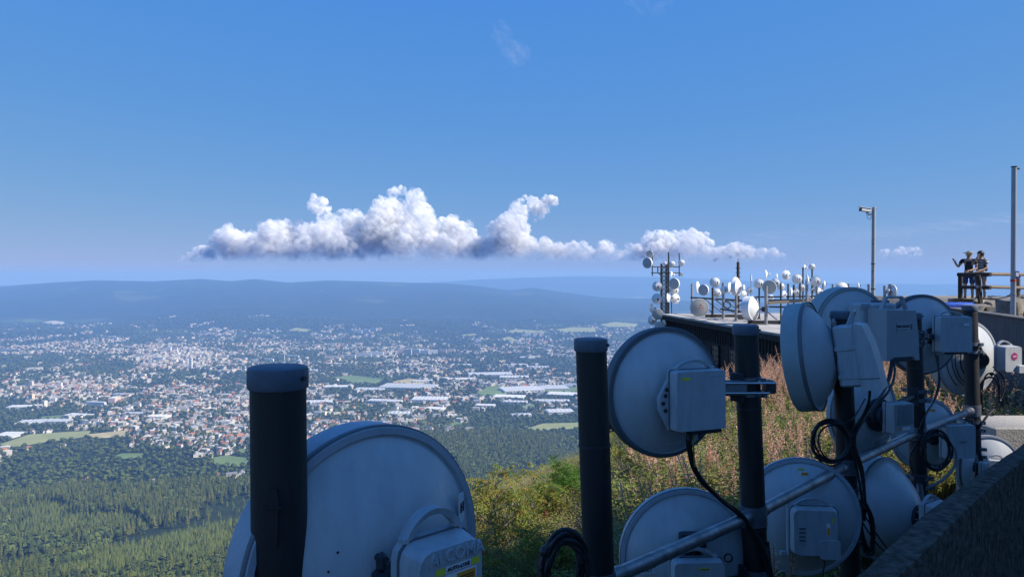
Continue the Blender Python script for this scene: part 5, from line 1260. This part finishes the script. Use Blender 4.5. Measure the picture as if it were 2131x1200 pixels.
MB().cyl(px(2110.5, 348, 17), px(2110.5, 346, 17), .064, n=14).box(px(2118, 351, 17), (.07, .06, .035), bev=.01).cyl(px(2113, 351, 17), px(2118, 351, 17), .012, n=8).build('lamp_head', M_STEELD, t)
MB().cyl(px(2108, 614, 17), px(2108, 611, 17), .068, n=16).build('joint_collar', M_STEELG, t)
MB().box(px(2117, 572, 16.9), (.085, .02, .18), bev=.006).build('blue_sign', M_BLUEL, t); MB().box(px(2117, 571, 16.88), (.06, .012, .09)).build('sign_print', M_LBL, t)
MB().cyl(px(2108.5, 581, 17), px(2108.5, 586, 17), .0595, n=16).build('red_sticker', mat('sticker_red', (.5, .06, .03), .6), t)

# ------------------------------------------------------------------ rocky lookout with a log railing
M_LOG = mat('weathered_log', (.26, .20, .15), .9, 0, col2=(.10, .075, .055), scale=4, stretch=(3, 3, 12), bump=.4, bscale=20)
M_LOG_SHADED = mat('shaded_log', (.055, .042, .034), .9, 0, .5, 5, bump=.4, bscale=20)  # darker copy of the log colour: shade painted into the unlit railing section
LZ = -.86
def rock(c, size, seed, label='grey-brown broken rock slab under the log railing', grp='rocks of the lookout'):
    rn = random.Random(seed); bm = bmesh.new()
    for _ in range(26):
        p = Vector((rn.uniform(-1, 1), rn.uniform(-1, 1), rn.choice((-1, -.3, .2, .8, 1)) + rn.uniform(-.15, .15))); k = 1 / max(1, (abs(p.x) ** 4 + abs(p.y) ** 4) ** .25)
        bm.verts.new((p.x * k * size[0] / 2, p.y * k * size[1] / 2, p.z * size[2] / 2))
    g = bmesh.ops.convex_hull(bm, input=bm.verts); bmesh.ops.delete(bm, geom=[v for v in g['geom_interior'] if isinstance(v, bmesh.types.BMVert)], context='VERTS')
    bmesh.ops.bevel(bm, geom=bm.edges[:], offset=.02, segments=1, affect='EDGES')
    me = bpy.data.meshes.new('rock'); bm.to_mesh(me); bm.free(); me.materials.append(M_ROCK)
    o = bpy.data.objects.new('rock', me); o.location = c; o.rotation_euler = (rn.gauss(0, .05), rn.gauss(0, .05), rn.uniform(-.3, .3)); COL.objects.link(o)
    return tag(o, label, 'rock', grp)
rn = random.Random(5)
for i, (x, y, w, h, Y) in enumerate(((2003, 626, 44, 10, 26.6), (2034, 629, 40, 13, 26.2), (2060, 633, 44, 16, 26), (2018, 637, 34, 12, 25.8), (2090, 630, 44, 15, 27), (2122, 631, 44, 16, 26.5), (2048, 645, 40, 12, 25.2), (2080, 646, 36, 12, 25), (2112, 645, 40, 14, 25), (2140, 628, 50, 22, 27), (1990, 624, 24, 7, 27.2), (2160, 640, 60, 26, 26), (2030, 622, 60, 5, 28), (2090, 620, 70, 6, 28.5), (2140, 618, 70, 8, 29))):
    p = px(x, y, Y); rock(p, (w * Y / F_PX, 1.2, h * Y / F_PX), i + 1)
for i in range(16):
    p = px(rn.uniform(2000, 2180), rn.uniform(650, 668), rn.uniform(23, 25)); rock(p, (rn.uniform(.5, 1.1), .9, rn.uniform(.4, .9)), 40 + i)
tag(MB().box((18.9, 31.5, LZ - 1.9), (7.6, 8.6, 3.6), bev=.5).build('lookout_ground', M_ROCK), kind='structure')
rg = thing('log_railing', px(2000, 620, 26.6), 'weathered log railing round the rocky lookout', 'railing')
def log(a, b, r, m, nm): MB().cyl(a, b, r, n=12).build(nm, m, rg)
cA, cB = px(1998.5, 571, 26.6), px(2034, 571, 25.6)
log(Vector((cA.x, cA.y, LZ - .2)), cA + Vector((0, 0, .04)), .075, M_LOG_SHADED, 'post'); log(Vector((cB.x + .12, cB.y, LZ - .25)), cB + Vector((.02, 0, -.02)), .075, M_LOG_SHADED, 'post')
log(cA + Vector((-.08, 0, 0)), cB + Vector((.35, -.15, .0)), .068, M_LOG_SHADED, 'rail'); z2 = Vector((0, 0, -.44))
log(cA + z2, cB + z2 + Vector((.35, -.15, 0)), .062, M_LOG_SHADED, 'rail')
log(px(2048, 570, 26.3), px(2140, 571, 29), .062, M_LOG, 'rail'); log(px(2052, 596.5, 26.2), px(2140, 599, 29), .058, M_LOG, 'rail')
p = px(2118, 571, 28.6); log(Vector((p.x, p.y, LZ - .3)), p + Vector((0, 0, .05)), .09, M_LOG, 'post')
MB().cyl(px(2034, 596, 25.45), px(2034, 596, 25.3), .055, n=10).build('bolt_head', M_STEELG, rg)
tp_ = px(1998, 631, 23.5)
tag(MB().box((tp_.x - .15, tp_.y, tp_.z - .08), (1.0, .5, .22), bev=.06).build('blue_tarpaulin', mat('tarp_blue', (.03, .10, .5), .5, 0, .4, 8)), 'bright blue sheet lying below the rock ledge', 'tarpaulin')

# ------------------------------------------------------------------ two people at the railing
def skin(verts, edges, sub=2):
    """verts: {name: ((x, y, z), radius)}; grown with a Skin modifier, returned as a mesh."""
    names = list(verts); idx = {n: i for i, n in enumerate(names)}
    me = bpy.data.meshes.new('s'); me.from_pydata([verts[n][0] for n in names], [(idx[a], idx[b]) for a, b in edges], []); ob = bpy.data.objects.new('s', me); COL.objects.link(ob)
    ob.modifiers.new('skin', 'SKIN').use_smooth_shade = True
    for n in names:
        sv = me.skin_vertices[0].data[idx[n]]; r = verts[n][1]; sv.radius = r if hasattr(r, '__len__') else (r, r); sv.use_root = (n == names[0])
    sd = ob.modifiers.new('sub', 'SUBSURF'); sd.levels = sub; sd.render_levels = sub
    dg = bpy.context.evaluated_depsgraph_get(); out = bpy.data.meshes.new_from_object(ob.evaluated_get(dg)); bpy.data.objects.remove(ob)
    out.polygons.foreach_set('use_smooth', [True] * len(out.polygons)); return out
SKIN = mat('skin', (.42, .25, .17), .6, 0, .1, 8)
def person(base, yaw, joints, label, cloth, hair):
    t = thing('person', base, label, 'person'); t.rotation_euler.z = yaw
    def put(nm, me, m, par=t):
        me.materials.append(m); o = bpy.data.objects.new(nm, me); o.parent = par; COL.objects.link(o); return o
    J = dict(joints); E = [('pelvis', 'belly'), ('belly', 'chest'), ('chest', 'neck'), ('neck', 'head'), ('head', 'crown')]
    for s in 'lr':
        E += [('chest', s + 'sho'), (s + 'sho', s + 'elb'), (s + 'elb', s + 'wri'), (s + 'wri', s + 'palm'), ('pelvis', s + 'hip'), (s + 'hip', s + 'kne'), (s + 'kne', s + 'ank'), (s + 'ank', s + 'toe')]
        w, p = Vector(J[s + 'wri'][0]), Vector(J[s + 'palm'][0]); d = (p - w).normalized(); sd = d.cross(Vector((0, 1, .2))).normalized()
        for f, (off, ln) in enumerate(((-.035, .06), (-.012, .08), (.012, .085), (.034, .07))):
            J[s + 'f%d' % f] = (tuple(p + d * ln + sd * off), .009); E.append((s + 'palm', s + 'f%d' % f))
        J[s + 'th'] = (tuple(w.lerp(p, .5) - sd * .06 + d * .03), .010); E.append((s + 'wri', s + 'th'))
    put('body', skin(J, E), SKIN)
    for nm, keys, edges, extra, m in cloth:
        put(nm, skin({k: (J[k][0] if k in J else extra[k][0], extra.get(k, (0, J[k][1] if k in J else .1))[1]) for k in keys}, edges), m)
    hair(put, Vector(J['head'][0]), J)
    return t
LEGS = dict(pelvis=((0, 0, .92), (.135, .10)), belly=((0, 0, 1.08), (.125, .09)), chest=((0, 0, 1.34), (.145, .10)), neck=((0, 0, 1.49), .055), head=((0, -.02, 1.60), (.085, .10)), crown=((0, 0, 1.70), (.07, .085)),
            lhip=((-.10, 0, .86), .095), lkne=((-.11, -.03, .48), .062), lank=((-.11, 0, .09), .04), ltoe=((-.12, -.17, .04), .042), rhip=((.10, 0, .86), .095), rkne=((.11, -.01, .48), .062), rank=((.11, .03, .09), .04), rtoe=((.13, -.14, .04), .042))
man = dict(LEGS, lsho=((-.20, 0, 1.41), .06), lelb=((-.31, -.10, 1.16), .045), lwri=((-.41, -.2, 1.32), .03), lpalm=((-.44, -.22, 1.40), (.035, .02)), rsho=((.20, 0, 1.41), .06), relb=((.26, -.08, 1.12), .045), rwri=((.05, -.30, 1.02), .03), rpalm=((-.02, -.36, .99), (.035, .02)))
def man_hair(put, h, J):
    put('hair', MB().ball(h + Vector((0, .02, .03)), .10, 12, 8, sq=(.95, 1.05, 1)).mesh('hair'), mat('brown_hair', (.05, .03, .02), .7))
    put('straw_hat', MB(Matrix.Translation(h + Vector((0, .01, .07))) @ Matrix.Rotation(R(90), 4, 'X')).lathe([(.0, -.11), (.06, -.11), (.09, -.09), (.102, -.01), (.11, 0), (.175, .012), (.185, .0), (.175, -.006), (.105, -.02)], 28).mesh('hat'), mat('straw', (.68, .58, .33), .8, 0, .2, 30))
    f = MB().ball(h + Vector((0, -.105, -.005)), .016, 8, 6, sq=(.8, 1, 1.3))
    for e in (-1, 1): f.ball(h + Vector((e * .088, .01, 0)), .022, 8, 6, sq=(.4, .8, 1.2))
    put('face', f.mesh('face'), SKIN); g = MB().box(h + Vector((0, -.095, -.05)), (.045, .012, .01))
    for e in (-1, 1): g.ball(h + Vector((e * .033, -.09, .02)), .011, 8, 6)
    put('eyes_and_mouth', g.mesh('eyes'), M_INK)
BLK = mat('black_cotton', (.016, .016, .018), .85); BLU = mat('blue_shorts', (.03, .06, .16), .8, 0, .3, 8); DEN = mat('light_denim', (.28, .36, .45), .85, 0, .2, 10)
stripe = bpy.data.materials.new('striped_cotton'); stripe.use_nodes = True
_n = stripe.node_tree.nodes; _b = _n['Principled BSDF']; _tc = _n.new('ShaderNodeTexCoord'); _w = _n.new('ShaderNodeTexWave'); _w.bands_direction = 'Z'; _w.inputs['Scale'].default_value = 3.6; _r = _n.new('ShaderNodeValToRGB'); _r.color_ramp.interpolation = 'CONSTANT'
_r.color_ramp.elements[0].color = (.015, .015, .02, 1); _r.color_ramp.elements[1].position = .6; _r.color_ramp.elements[1].color = (.72, .72, .72, 1)
stripe.node_tree.links.new(_tc.outputs['Object'], _w.inputs['Vector']); stripe.node_tree.links.new(_w.outputs[0], _r.inputs[0]); stripe.node_tree.links.new(_r.outputs[0], _b.inputs['Base Color']); _b.inputs['Roughness'].default_value = .85
SH = lambda J: dict(belly=(J['belly'][0], (.14, .105)), chest=(J['chest'][0], (.16, .11)), pelvis=(J['pelvis'][0], (.145, .11)))
def shirt(J, m, nm='shirt'):
    ex = SH(J); mid = {s: tuple(Vector(J[s + 'sho'][0]).lerp(Vector(J[s + 'elb'][0]), .6)) for s in 'lr'}
    ex.update(lsho=(J['lsho'][0], .075), rsho=(J['rsho'][0], .075), lslv=(mid['l'], .068), rslv=(mid['r'], .068), collar=((0, 0, 1.45), .07))
    return (nm, ['belly', 'pelvis', 'chest', 'lsho', 'rsho', 'lslv', 'rslv', 'collar'], [('pelvis', 'belly'), ('belly', 'chest'), ('chest', 'collar'), ('chest', 'lsho'), ('chest', 'rsho'), ('lsho', 'lslv'), ('rsho', 'rslv')], ex, m)
def shorts(J, m, ln=.75):
    k = {s: tuple(Vector(J[s + 'hip'][0]).lerp(Vector(J[s + 'kne'][0]), ln)) for s in 'lr'}
    ex = dict(pelvis=((0, 0, .94), (.145, .11)), lhip=(J['lhip'][0], .105), rhip=(J['rhip'][0], .105), lcuf=(k['l'], .098), rcuf=(k['r'], .098))
    return ('shorts', ['pelvis', 'lhip', 'rhip', 'lcuf', 'rcuf'], [('pelvis', 'lhip'), ('pelvis', 'rhip'), ('lhip', 'lcuf'), ('rhip', 'rcuf')], ex, m)
def shoe(J, s, m): return ('shoe', [s + 'ank', s + 'toe'], [(s + 'ank', s + 'toe')], {s + 'ank': (tuple(Vector(J[s + 'ank'][0]) + Vector((0, .03, -.03))), .052), s + 'toe': (J[s + 'toe'][0], .05)}, m)
pm = px(2016, 621, 27.0)
person(Vector((pm.x, pm.y, LZ - .02)), R(-35), man, 'person in a straw hat, black top and blue shorts pointing with a raised hand', [shirt(man, BLK), shorts(man, BLU, .85), shoe(man, 'l', BLK), shoe(man, 'r', BLK)], man_hair)
wom = dict(LEGS, lsho=((-.175, 0, 1.38), .055), lelb=((-.22, -.2, 1.24), .04), lwri=((-.08, -.24, 1.48), .028), lpalm=((-.04, -.22, 1.55), (.03, .018)), rsho=((.175, 0, 1.38), .055), relb=((.20, -.12, 1.12), .04), rwri=((.0, -.33, 1.0), .028), rpalm=((-.06, -.38, .98), (.032, .018)))
def wom_hair(put, h, J):
    hm_ = mat('dark_hair', (.018, .012, .010), .6)
    put('hair', MB().ball(h + Vector((0, .025, .035)), .115, 14, 9, sq=(1, 1.05, 1)).ball(h + Vector((0, .10, -.06)), .075, 10, 7, sq=(1, .8, 1.6)).mesh('hair'), hm_)
    f = MB().ball(h + Vector((0, -.105, -.005)), .015, 8, 6, sq=(.8, 1, 1.3))
    for e in (-1, 1): f.ball(h + Vector((e * .085, .01, 0)), .02, 8, 6, sq=(.4, .8, 1.2))
    put('face', f.mesh('face'), SKIN); put('sunglasses', MB().box(h + Vector((0, -.095, .022)), (.15, .02, .04), bev=.008).box(h + Vector((0, -.098, -.05)), (.04, .01, .009)).mesh('sunglasses'), M_INK)
    bp2 = put('backpack', MB().box((.02, .21, 1.20), (.30, .18, .44), bev=.07).box((.02, .31, 1.13), (.22, .07, .22), bev=.03).mesh('backpack'), BLK)
    st2 = MB()
    for e in (-1, 1): st2.tube(smooth_path([(e * .12, .13, 1.38), (e * .125, .02, 1.47), (e * .13, -.12, 1.38), (e * .14, -.10, 1.18), (e * .15, .1, 1.06)]), .02, 6)
    put('strap', st2.mesh('strap'), BLK, bp2)
pw = px(2041, 622, 26.9)
person(Vector((pw.x, pw.y, LZ - .02)), R(-42), wom, 'person in a striped top and denim shorts with a black backpack, hand at the face', [shirt(wom, stripe), shorts(wom, DEN, .45), shoe(wom, 'l', BLK), shoe(wom, 'r', BLK)], wom_hair)

# ------------------------------------------------------------------ plants of the summit slope
def leafmat(name, cols, tr=.3): return tinted(name, cols, .8, True, tr)
M_FWL = leafmat('fireweed_leaf', [(.085, .159, .030), (.146, .207, .043), (.244, .256, .061), (.293, .183, .073)])
M_FWT = leafmat('fireweed_seed_head', [(.732, .427, .305), (.800, .561, .378), (.659, .342, .256), (.781, .610, .415)])
M_DRY = leafmat('dry_grass', [(.415, .378, .110), (.512, .464, .195), (.268, .317, .073), (.586, .512, .293)])
M_BILB = leafmat('bilberry_leaf', [(.110, .159, .037), (.183, .220, .049), (.293, .256, .073), (.342, .183, .073), (.232, .244, .073), (.390, .146, .073)])
M_OLIVE = leafmat('olive_leaf', [(.110, .183, .037), (.183, .244, .049), (.268, .293, .073), (.342, .293, .098)])
M_STEM = mat('plant_stem', (.16, .09, .06), .8)
M_TWIG = mat('pale_twig', (.36, .30, .25), .85)
M_RED = leafmat('red_berry', [(.45, .05, .03), (.38, .10, .04)], .1)
def leaf(mb, p, d, l, w, up=Vector((0, 0, 1))):
    d = Vector(d).normalized(); s = d.cross(up)
    s = s.normalized() if s.length > 1e-3 else Vector((1, 0, 0)); m = p + d * l * .5 + up * l * .06
    mb.add([p, m - s * w / 2, p + d * l - up * l * .12, m + s * w / 2], [(0, 1, 2, 3)])
def fireweed(seed, h=1.25, top=.4):
    rn = random.Random(seed); st, lf, hd = MB(), MB(), MB(); lean = Vector((rn.gauss(0, .06), rn.gauss(0, .06), 0))
    def at(t): return Vector((lean.x * t * t * h * 2, lean.y * t * t * h * 2, t * h))
    st.tube([at(k / 5) for k in range(6)], .006, 4, rfun=lambda t: 1.1 - .8 * t)
    for k in range(30):
        t = .12 + (1 - top - .08) * k / 30; a = k * 2.4 + rn.random(); leaf(lf, at(t), (math.cos(a), math.sin(a), rn.uniform(-.15, .5)), rn.uniform(.09, .15), .022)
    for k in range(46):
        t = 1 - top + top * k / 46; a = rn.uniform(0, 6.28); r = .055 * (1.15 - (t - 1 + top) / top); leaf(hd, at(t), (math.cos(a), math.sin(a), rn.uniform(.2, 1.2)), r * rn.uniform(.8, 1.6), .014)
    return [(st, M_STEM), (lf, M_FWL), (hd, M_FWT)]
def tuft(seed, h=.55, n=34, m=M_DRY):
    rn = random.Random(seed); g = MB()
    for k in range(n):
        a = rn.uniform(0, 6.28); r = rn.uniform(0, .09); p = Vector((r * math.cos(a), r * math.sin(a), 0)); d = Vector((math.cos(a) * rn.uniform(.05, .6), math.sin(a) * rn.uniform(.05, .6), 1)).normalized(); l = h * rn.uniform(.5, 1.1); s = d.cross(Vector((math.sin(a), math.cos(a), .3))).normalized() * .006
        q = p + d * l * .6; e = q + (d + Vector((math.cos(a) * .5, math.sin(a) * .5, -.1))).normalized() * l * .4
        g.add([p - s, p + s, q + s * .8, q - s * .8, e], [(0, 1, 2, 3), (3, 2, 4)])
    return [(g, m)]
def bush(seed, h=.7, n=150, lm=M_BILB, red=0):
    rn = random.Random(seed); tw, lf, bd_ = MB(), MB(), MB()
    for k in range(9):
        a = rn.uniform(0, 6.28); sp = rn.uniform(.15, .5); tip = Vector((math.cos(a) * sp * h, math.sin(a) * sp * h, h * rn.uniform(.65, 1.05))); mid = tip * .5 + Vector((rn.gauss(0, .05), rn.gauss(0, .05), .04))
        tw.tube([Vector((0, 0, 0)), mid, tip], .006, 3, rfun=lambda t: 1.1 - .8 * t)
        for j in range(n // 9):
            t = rn.uniform(.3, 1.05); p = (mid * (2 * t) if t < .5 else mid.lerp(tip, 2 * t - 1)) + Vector((rn.gauss(0, .05), rn.gauss(0, .05), rn.gauss(0, .04))); b = rn.uniform(0, 6.28)
            leaf(lf, p, (math.cos(b), math.sin(b), rn.uniform(-.3, .6)), rn.uniform(.04, .075), .03)
        if red:
            for j in range(red): bd_.ball(tip + Vector((rn.gauss(0, .05), rn.gauss(0, .05), rn.gauss(-.04, .04))), .014, 5, 4)
    out = [(tw, M_TWIG), (lf, lm)]
    return out + ([(bd_, M_RED)] if red else [])
def twigs(seed, h=.8):
    rn = random.Random(seed); tw = MB()
    for k in range(7):
        a = rn.uniform(0, 6.28); p = Vector((0, 0, 0)); d = Vector((math.cos(a) * .4, math.sin(a) * .4, 1)); pts = [p]
        for j in range(4): d = (d + Vector((rn.gauss(0, .35), rn.gauss(0, .35), rn.gauss(0, .15)))).normalized(); p = p + d * h * .27; pts.append(p)
        tw.tube(pts, .006, 3, rfun=lambda t: 1.1 - .85 * t)
        for j in range(3): q = pts[rn.randint(1, 3)]; tw.tube([q, q + Vector((rn.gauss(0, .12), rn.gauss(0, .12), rn.uniform(.05, .2)))], .003, 3)
    return [(tw, M_TWIG)]
PL = [fireweed(1, 1.25, .32), fireweed(2, 1.4, .3), fireweed(3, 1.05, .4), fireweed(4, 1.2, .22), tuft(5), tuft(6, .7, 40), tuft(7, .45, 40, M_OLIVE), bush(8), bush(9, .6, 150, M_OLIVE), bush(10, .8, 160, M_BILB), twigs(11), bush(12, .9, 170, M_OLIVE)]
source('plant', [bpy.data.objects.new('p', merged(p)) for p in PL])
WL = [(a, b) for a, b in OUT]
def blocked(x, y):
    if -.8 * x + .6 * y < .2 and y < 30: return x > 16
    if y < 9.5 and x > -.6:                      # keep off the terrace: beyond the parapet line only
        for (a, b), (c, d) in zip(WL, WL[1:]):
            if min(b, d) - .01 <= y <= max(b, d) + .01:
                if x > a + (c - a) * (y - b) / (d - b + 1e-9) - .25: return True
    if x > 9.5 + (48.6 - y) * .109 and 26.5 < y < 52: return True
    if 3.3 < x < 10.4 and 38 < y < 47: return True
    return y < .8
rn = random.Random(17); P, S, Ro, I = [], [], [], []
def sow(n, x0, x1, y0, y1, pick, smin=.8, smax=1.25):
    for _ in range(n):
        y = math.sqrt(rn.uniform(y0 * y0, y1 * y1)) if y0 > 5 else rn.uniform(y0, y1); x = rn.uniform(x0, x1) if x1 > 1 else rn.uniform(x0, x1)
        if blocked(x, y): continue
        c = CX + F_PX * x / y
        if c < 880 or c > 2250 or (c > 1690 and y < 8.6) or (x > 4.3 and y < 11.5): continue
        if c < 1260 and rn.random() < .35: continue
        k = pick(x, y, c)
        if k is None: continue
        P.append((x, y, ground_z(x, y) - .03)); S.append(rn.uniform(smin, smax) * (.55 if c < 1250 else .75 if c < 1330 else 1)); Ro.append(rn.uniform(0, 6.28)); I.append(k)
def pick(x, y, c):
    z = fbm(x * 7, y * 7, 22, 3); r = rn.random()
    fw = (c > 1560) * .30 + (1380 < c <= 1560) * .25 * (y > 13) + z * .7 if c > 1330 else 0
    if r < fw: return rn.choice((0, 1, 2, 3))
    if r < fw + .33: return rn.choice((4, 5, 6, 5, 6))
    return rn.choice((7, 8, 9, 10, 11, 7, 8, 11)) if c < 1600 else rn.choice((8, 6, 5, 7, 11))
sow(9000, -3, 7, 4.5, 13, pick); sow(11000, -4, 12, 12, 22, pick, .8, 1.3); sow(9000, -5, 16, 20, 34, pick, .9, 1.4); sow(3500, -6, 12, 32, 60, pick, 1.0, 1.5)
n = len(P); scatter('summit_plants', 'plant', P, S, Ro, I, 'dense fireweed, bilberry and dry grass covering the summit slope', 'plants', tilt=np.array([(rn.gauss(0, .08), rn.gauss(0, .08)) for _ in range(n)], dtype=np.float32))
print('plants', n)

# young rowans and a leafy bush standing out of the scrub
M_ROWAN = leafmat('rowan_leaf', [(.122, .183, .030), (.183, .244, .043), (.317, .317, .061), (.342, .195, .061), (.159, .220, .037)], .35)
M_GREEN = leafmat('bright_green_leaf', [(.061, .146, .024), (.098, .207, .030), (.146, .256, .043)], .35)
def sapling(x, y, Y, h, spread, lm, label, seed, nl=900, berries=0, name='rowan_sapling'):
    """x, y: photo pixel of the crown's middle; the foot stands on the ground below."""
    rn = random.Random(seed); X = (x - CX) / F_PX * Y; zg = ground_z(X, Y); top = -(y - HY) / F_PX * Y + spread * .25; h = max(.5, top - zg)
    t = thing(name, (X, Y, zg - .05), label, 'tree' if name != 'green_bush' else 'bush', 'young trees on the summit slope')
    tr, lf, be = MB(), MB(), MB(); base = Vector((X, Y, zg - .05)); tips = []
    for s in range(3):
        p = base + Vector((rn.gauss(0, .05), rn.gauss(0, .05), 0)); pts = [p]; d = Vector((rn.gauss(0, .12), rn.gauss(0, .12), 1))
        for j in range(6): d = (d + Vector((rn.gauss(0, .14), rn.gauss(0, .14), .1))).normalized(); p = p + d * h / 6.3; pts.append(p)
        tr.tube(pts, .015, 6, rfun=lambda t: 1.1 - .9 * t)
        for j in range(9):
            q = pts[rn.randint(2, 6)]; a = rn.uniform(0, 6.28); l = spread * rn.uniform(.4, 1.0); e = q + Vector((math.cos(a) * l, math.sin(a) * l, l * rn.uniform(.1, .7))); m = q.lerp(e, .5) + Vector((0, 0, l * .1))
            tr.tube([q, m, e], .006, 4, rfun=lambda t: 1.1 - .8 * t); tips += [m, e, q.lerp(e, .8)]
    for k in range(nl // 3):
        p = rn.choice(tips) + Vector((rn.gauss(0, .07), rn.gauss(0, .07), rn.gauss(0, .05))); a = rn.uniform(0, 6.28); d = Vector((math.cos(a), math.sin(a), rn.uniform(-1.1, .5))).normalized(); up = Vector((rn.gauss(0, .6), rn.gauss(0, .6), 1)).normalized(); sd = d.cross(up).normalized()
        for j in range(4):
            for e in (-1, 1): leaf(lf, p + d * .035 * j, d * .5 + sd * e, .06, .022, up)
        leaf(lf, p + d * .14, d, .06, .02, up)
    for k in range(berries):
        p = rn.choice(tips)
        for j in range(9): be.ball(p + Vector((rn.gauss(0, .025), rn.gauss(0, .025), rn.gauss(0, .02))), .009, 5, 4)
    tr.build('trunk', mat('rowan_bark', (.20, .16, .13), .85, 0, .3, 9), t); lf.build('crown', lm, t, None)
    if berries: be.build('berries', M_RED, t)
sapling(1046, 998, 10.5, 2.4, .46, M_ROWAN, 'yellow-green young rowan beside the big glossy dish', 1, 700)
sapling(1012, 1040, 9.6, 2.2, .30, M_ROWAN, 'low olive rowan shoot at the edge of the big dish', 2, 260)
sapling(1128, 1010, 11, 2.3, .34, M_ROWAN, 'thin rowan sapling with reddish leaves in the scrub', 3, 500, 3)
sapling(1090, 1055, 10, 2.0, .34, M_ROWAN, 'short bushy rowan below the taller saplings', 4, 320, 3)
sapling(1190, 995, 12.5, 2.6, .42, M_GREEN, 'bright green leafy bush beside the second post', 5, 1700, 0, 'green_bush')
sapling(1168, 1030, 12, 2.2, .4, M_GREEN, 'second bright green bush low by the second post', 6, 1000, 0, 'green_bush')
sapling(1310, 935, 13, 2.0, .35, M_ROWAN, 'pale-twigged sapling under the flat-boxed dish', 7, 400)
sapling(1440, 990, 11, 1.8, .35, M_ROWAN, 'reddish sapling behind the third post', 8, 700, 4)
sapling(1015, 1150, 8.2, 1.6, .32, M_ROWAN, 'bare-stemmed rowan low by the big dish', 9, 500, 2)
sapling(1150, 1120, 8.6, 1.4, .30, M_ROWAN, 'red-berried rowan scrub beside the cable coil', 10, 700, 4)
# a half-buried hut on the slope, its pale verge board in the sun
ht = thing('hut', (.5, 25, -9), 'low dark-roofed hut with a white verge board below the saplings', 'hut')
HM = Matrix.Translation((.6, 25.5, -7.55)) @ Matrix.Rotation(R(24), 4, 'Z')
MB(HM).box((0, 0, -1.2), (3.4, 3.0, 2.4)).build('wall', M_TIMBER, ht)
MB(HM @ Matrix.Rotation(R(-7), 4, 'X')).box((0, 0, .12), (3.9, 3.6, .14)).build('roof', mat('slate_felt', (.07, .075, .085), .7, 0, .3, 3), ht)
MB().box((0, 0, 0), (.98, .07, .16), M=Matrix.Translation(px(1019, 1047, 22.5)) @ Matrix.Rotation(R(-15), 4, 'Y')).build('verge_board', mat('white_board', (.8, .8, .78), .7), ht)
# loose stones on the slope
for i in range(22):
    x, y = rn.uniform(3, 12), rn.uniform(14, 26)
    if blocked(x, y): continue
    rock(Vector((x, y, ground_z(x, y) + .05)), (rn.uniform(.4, 1.1), rn.uniform(.4, .9), rn.uniform(.2, .5)), 90 + i, 'weathered stone lying in the scrub of the slope', 'stones on the slope')
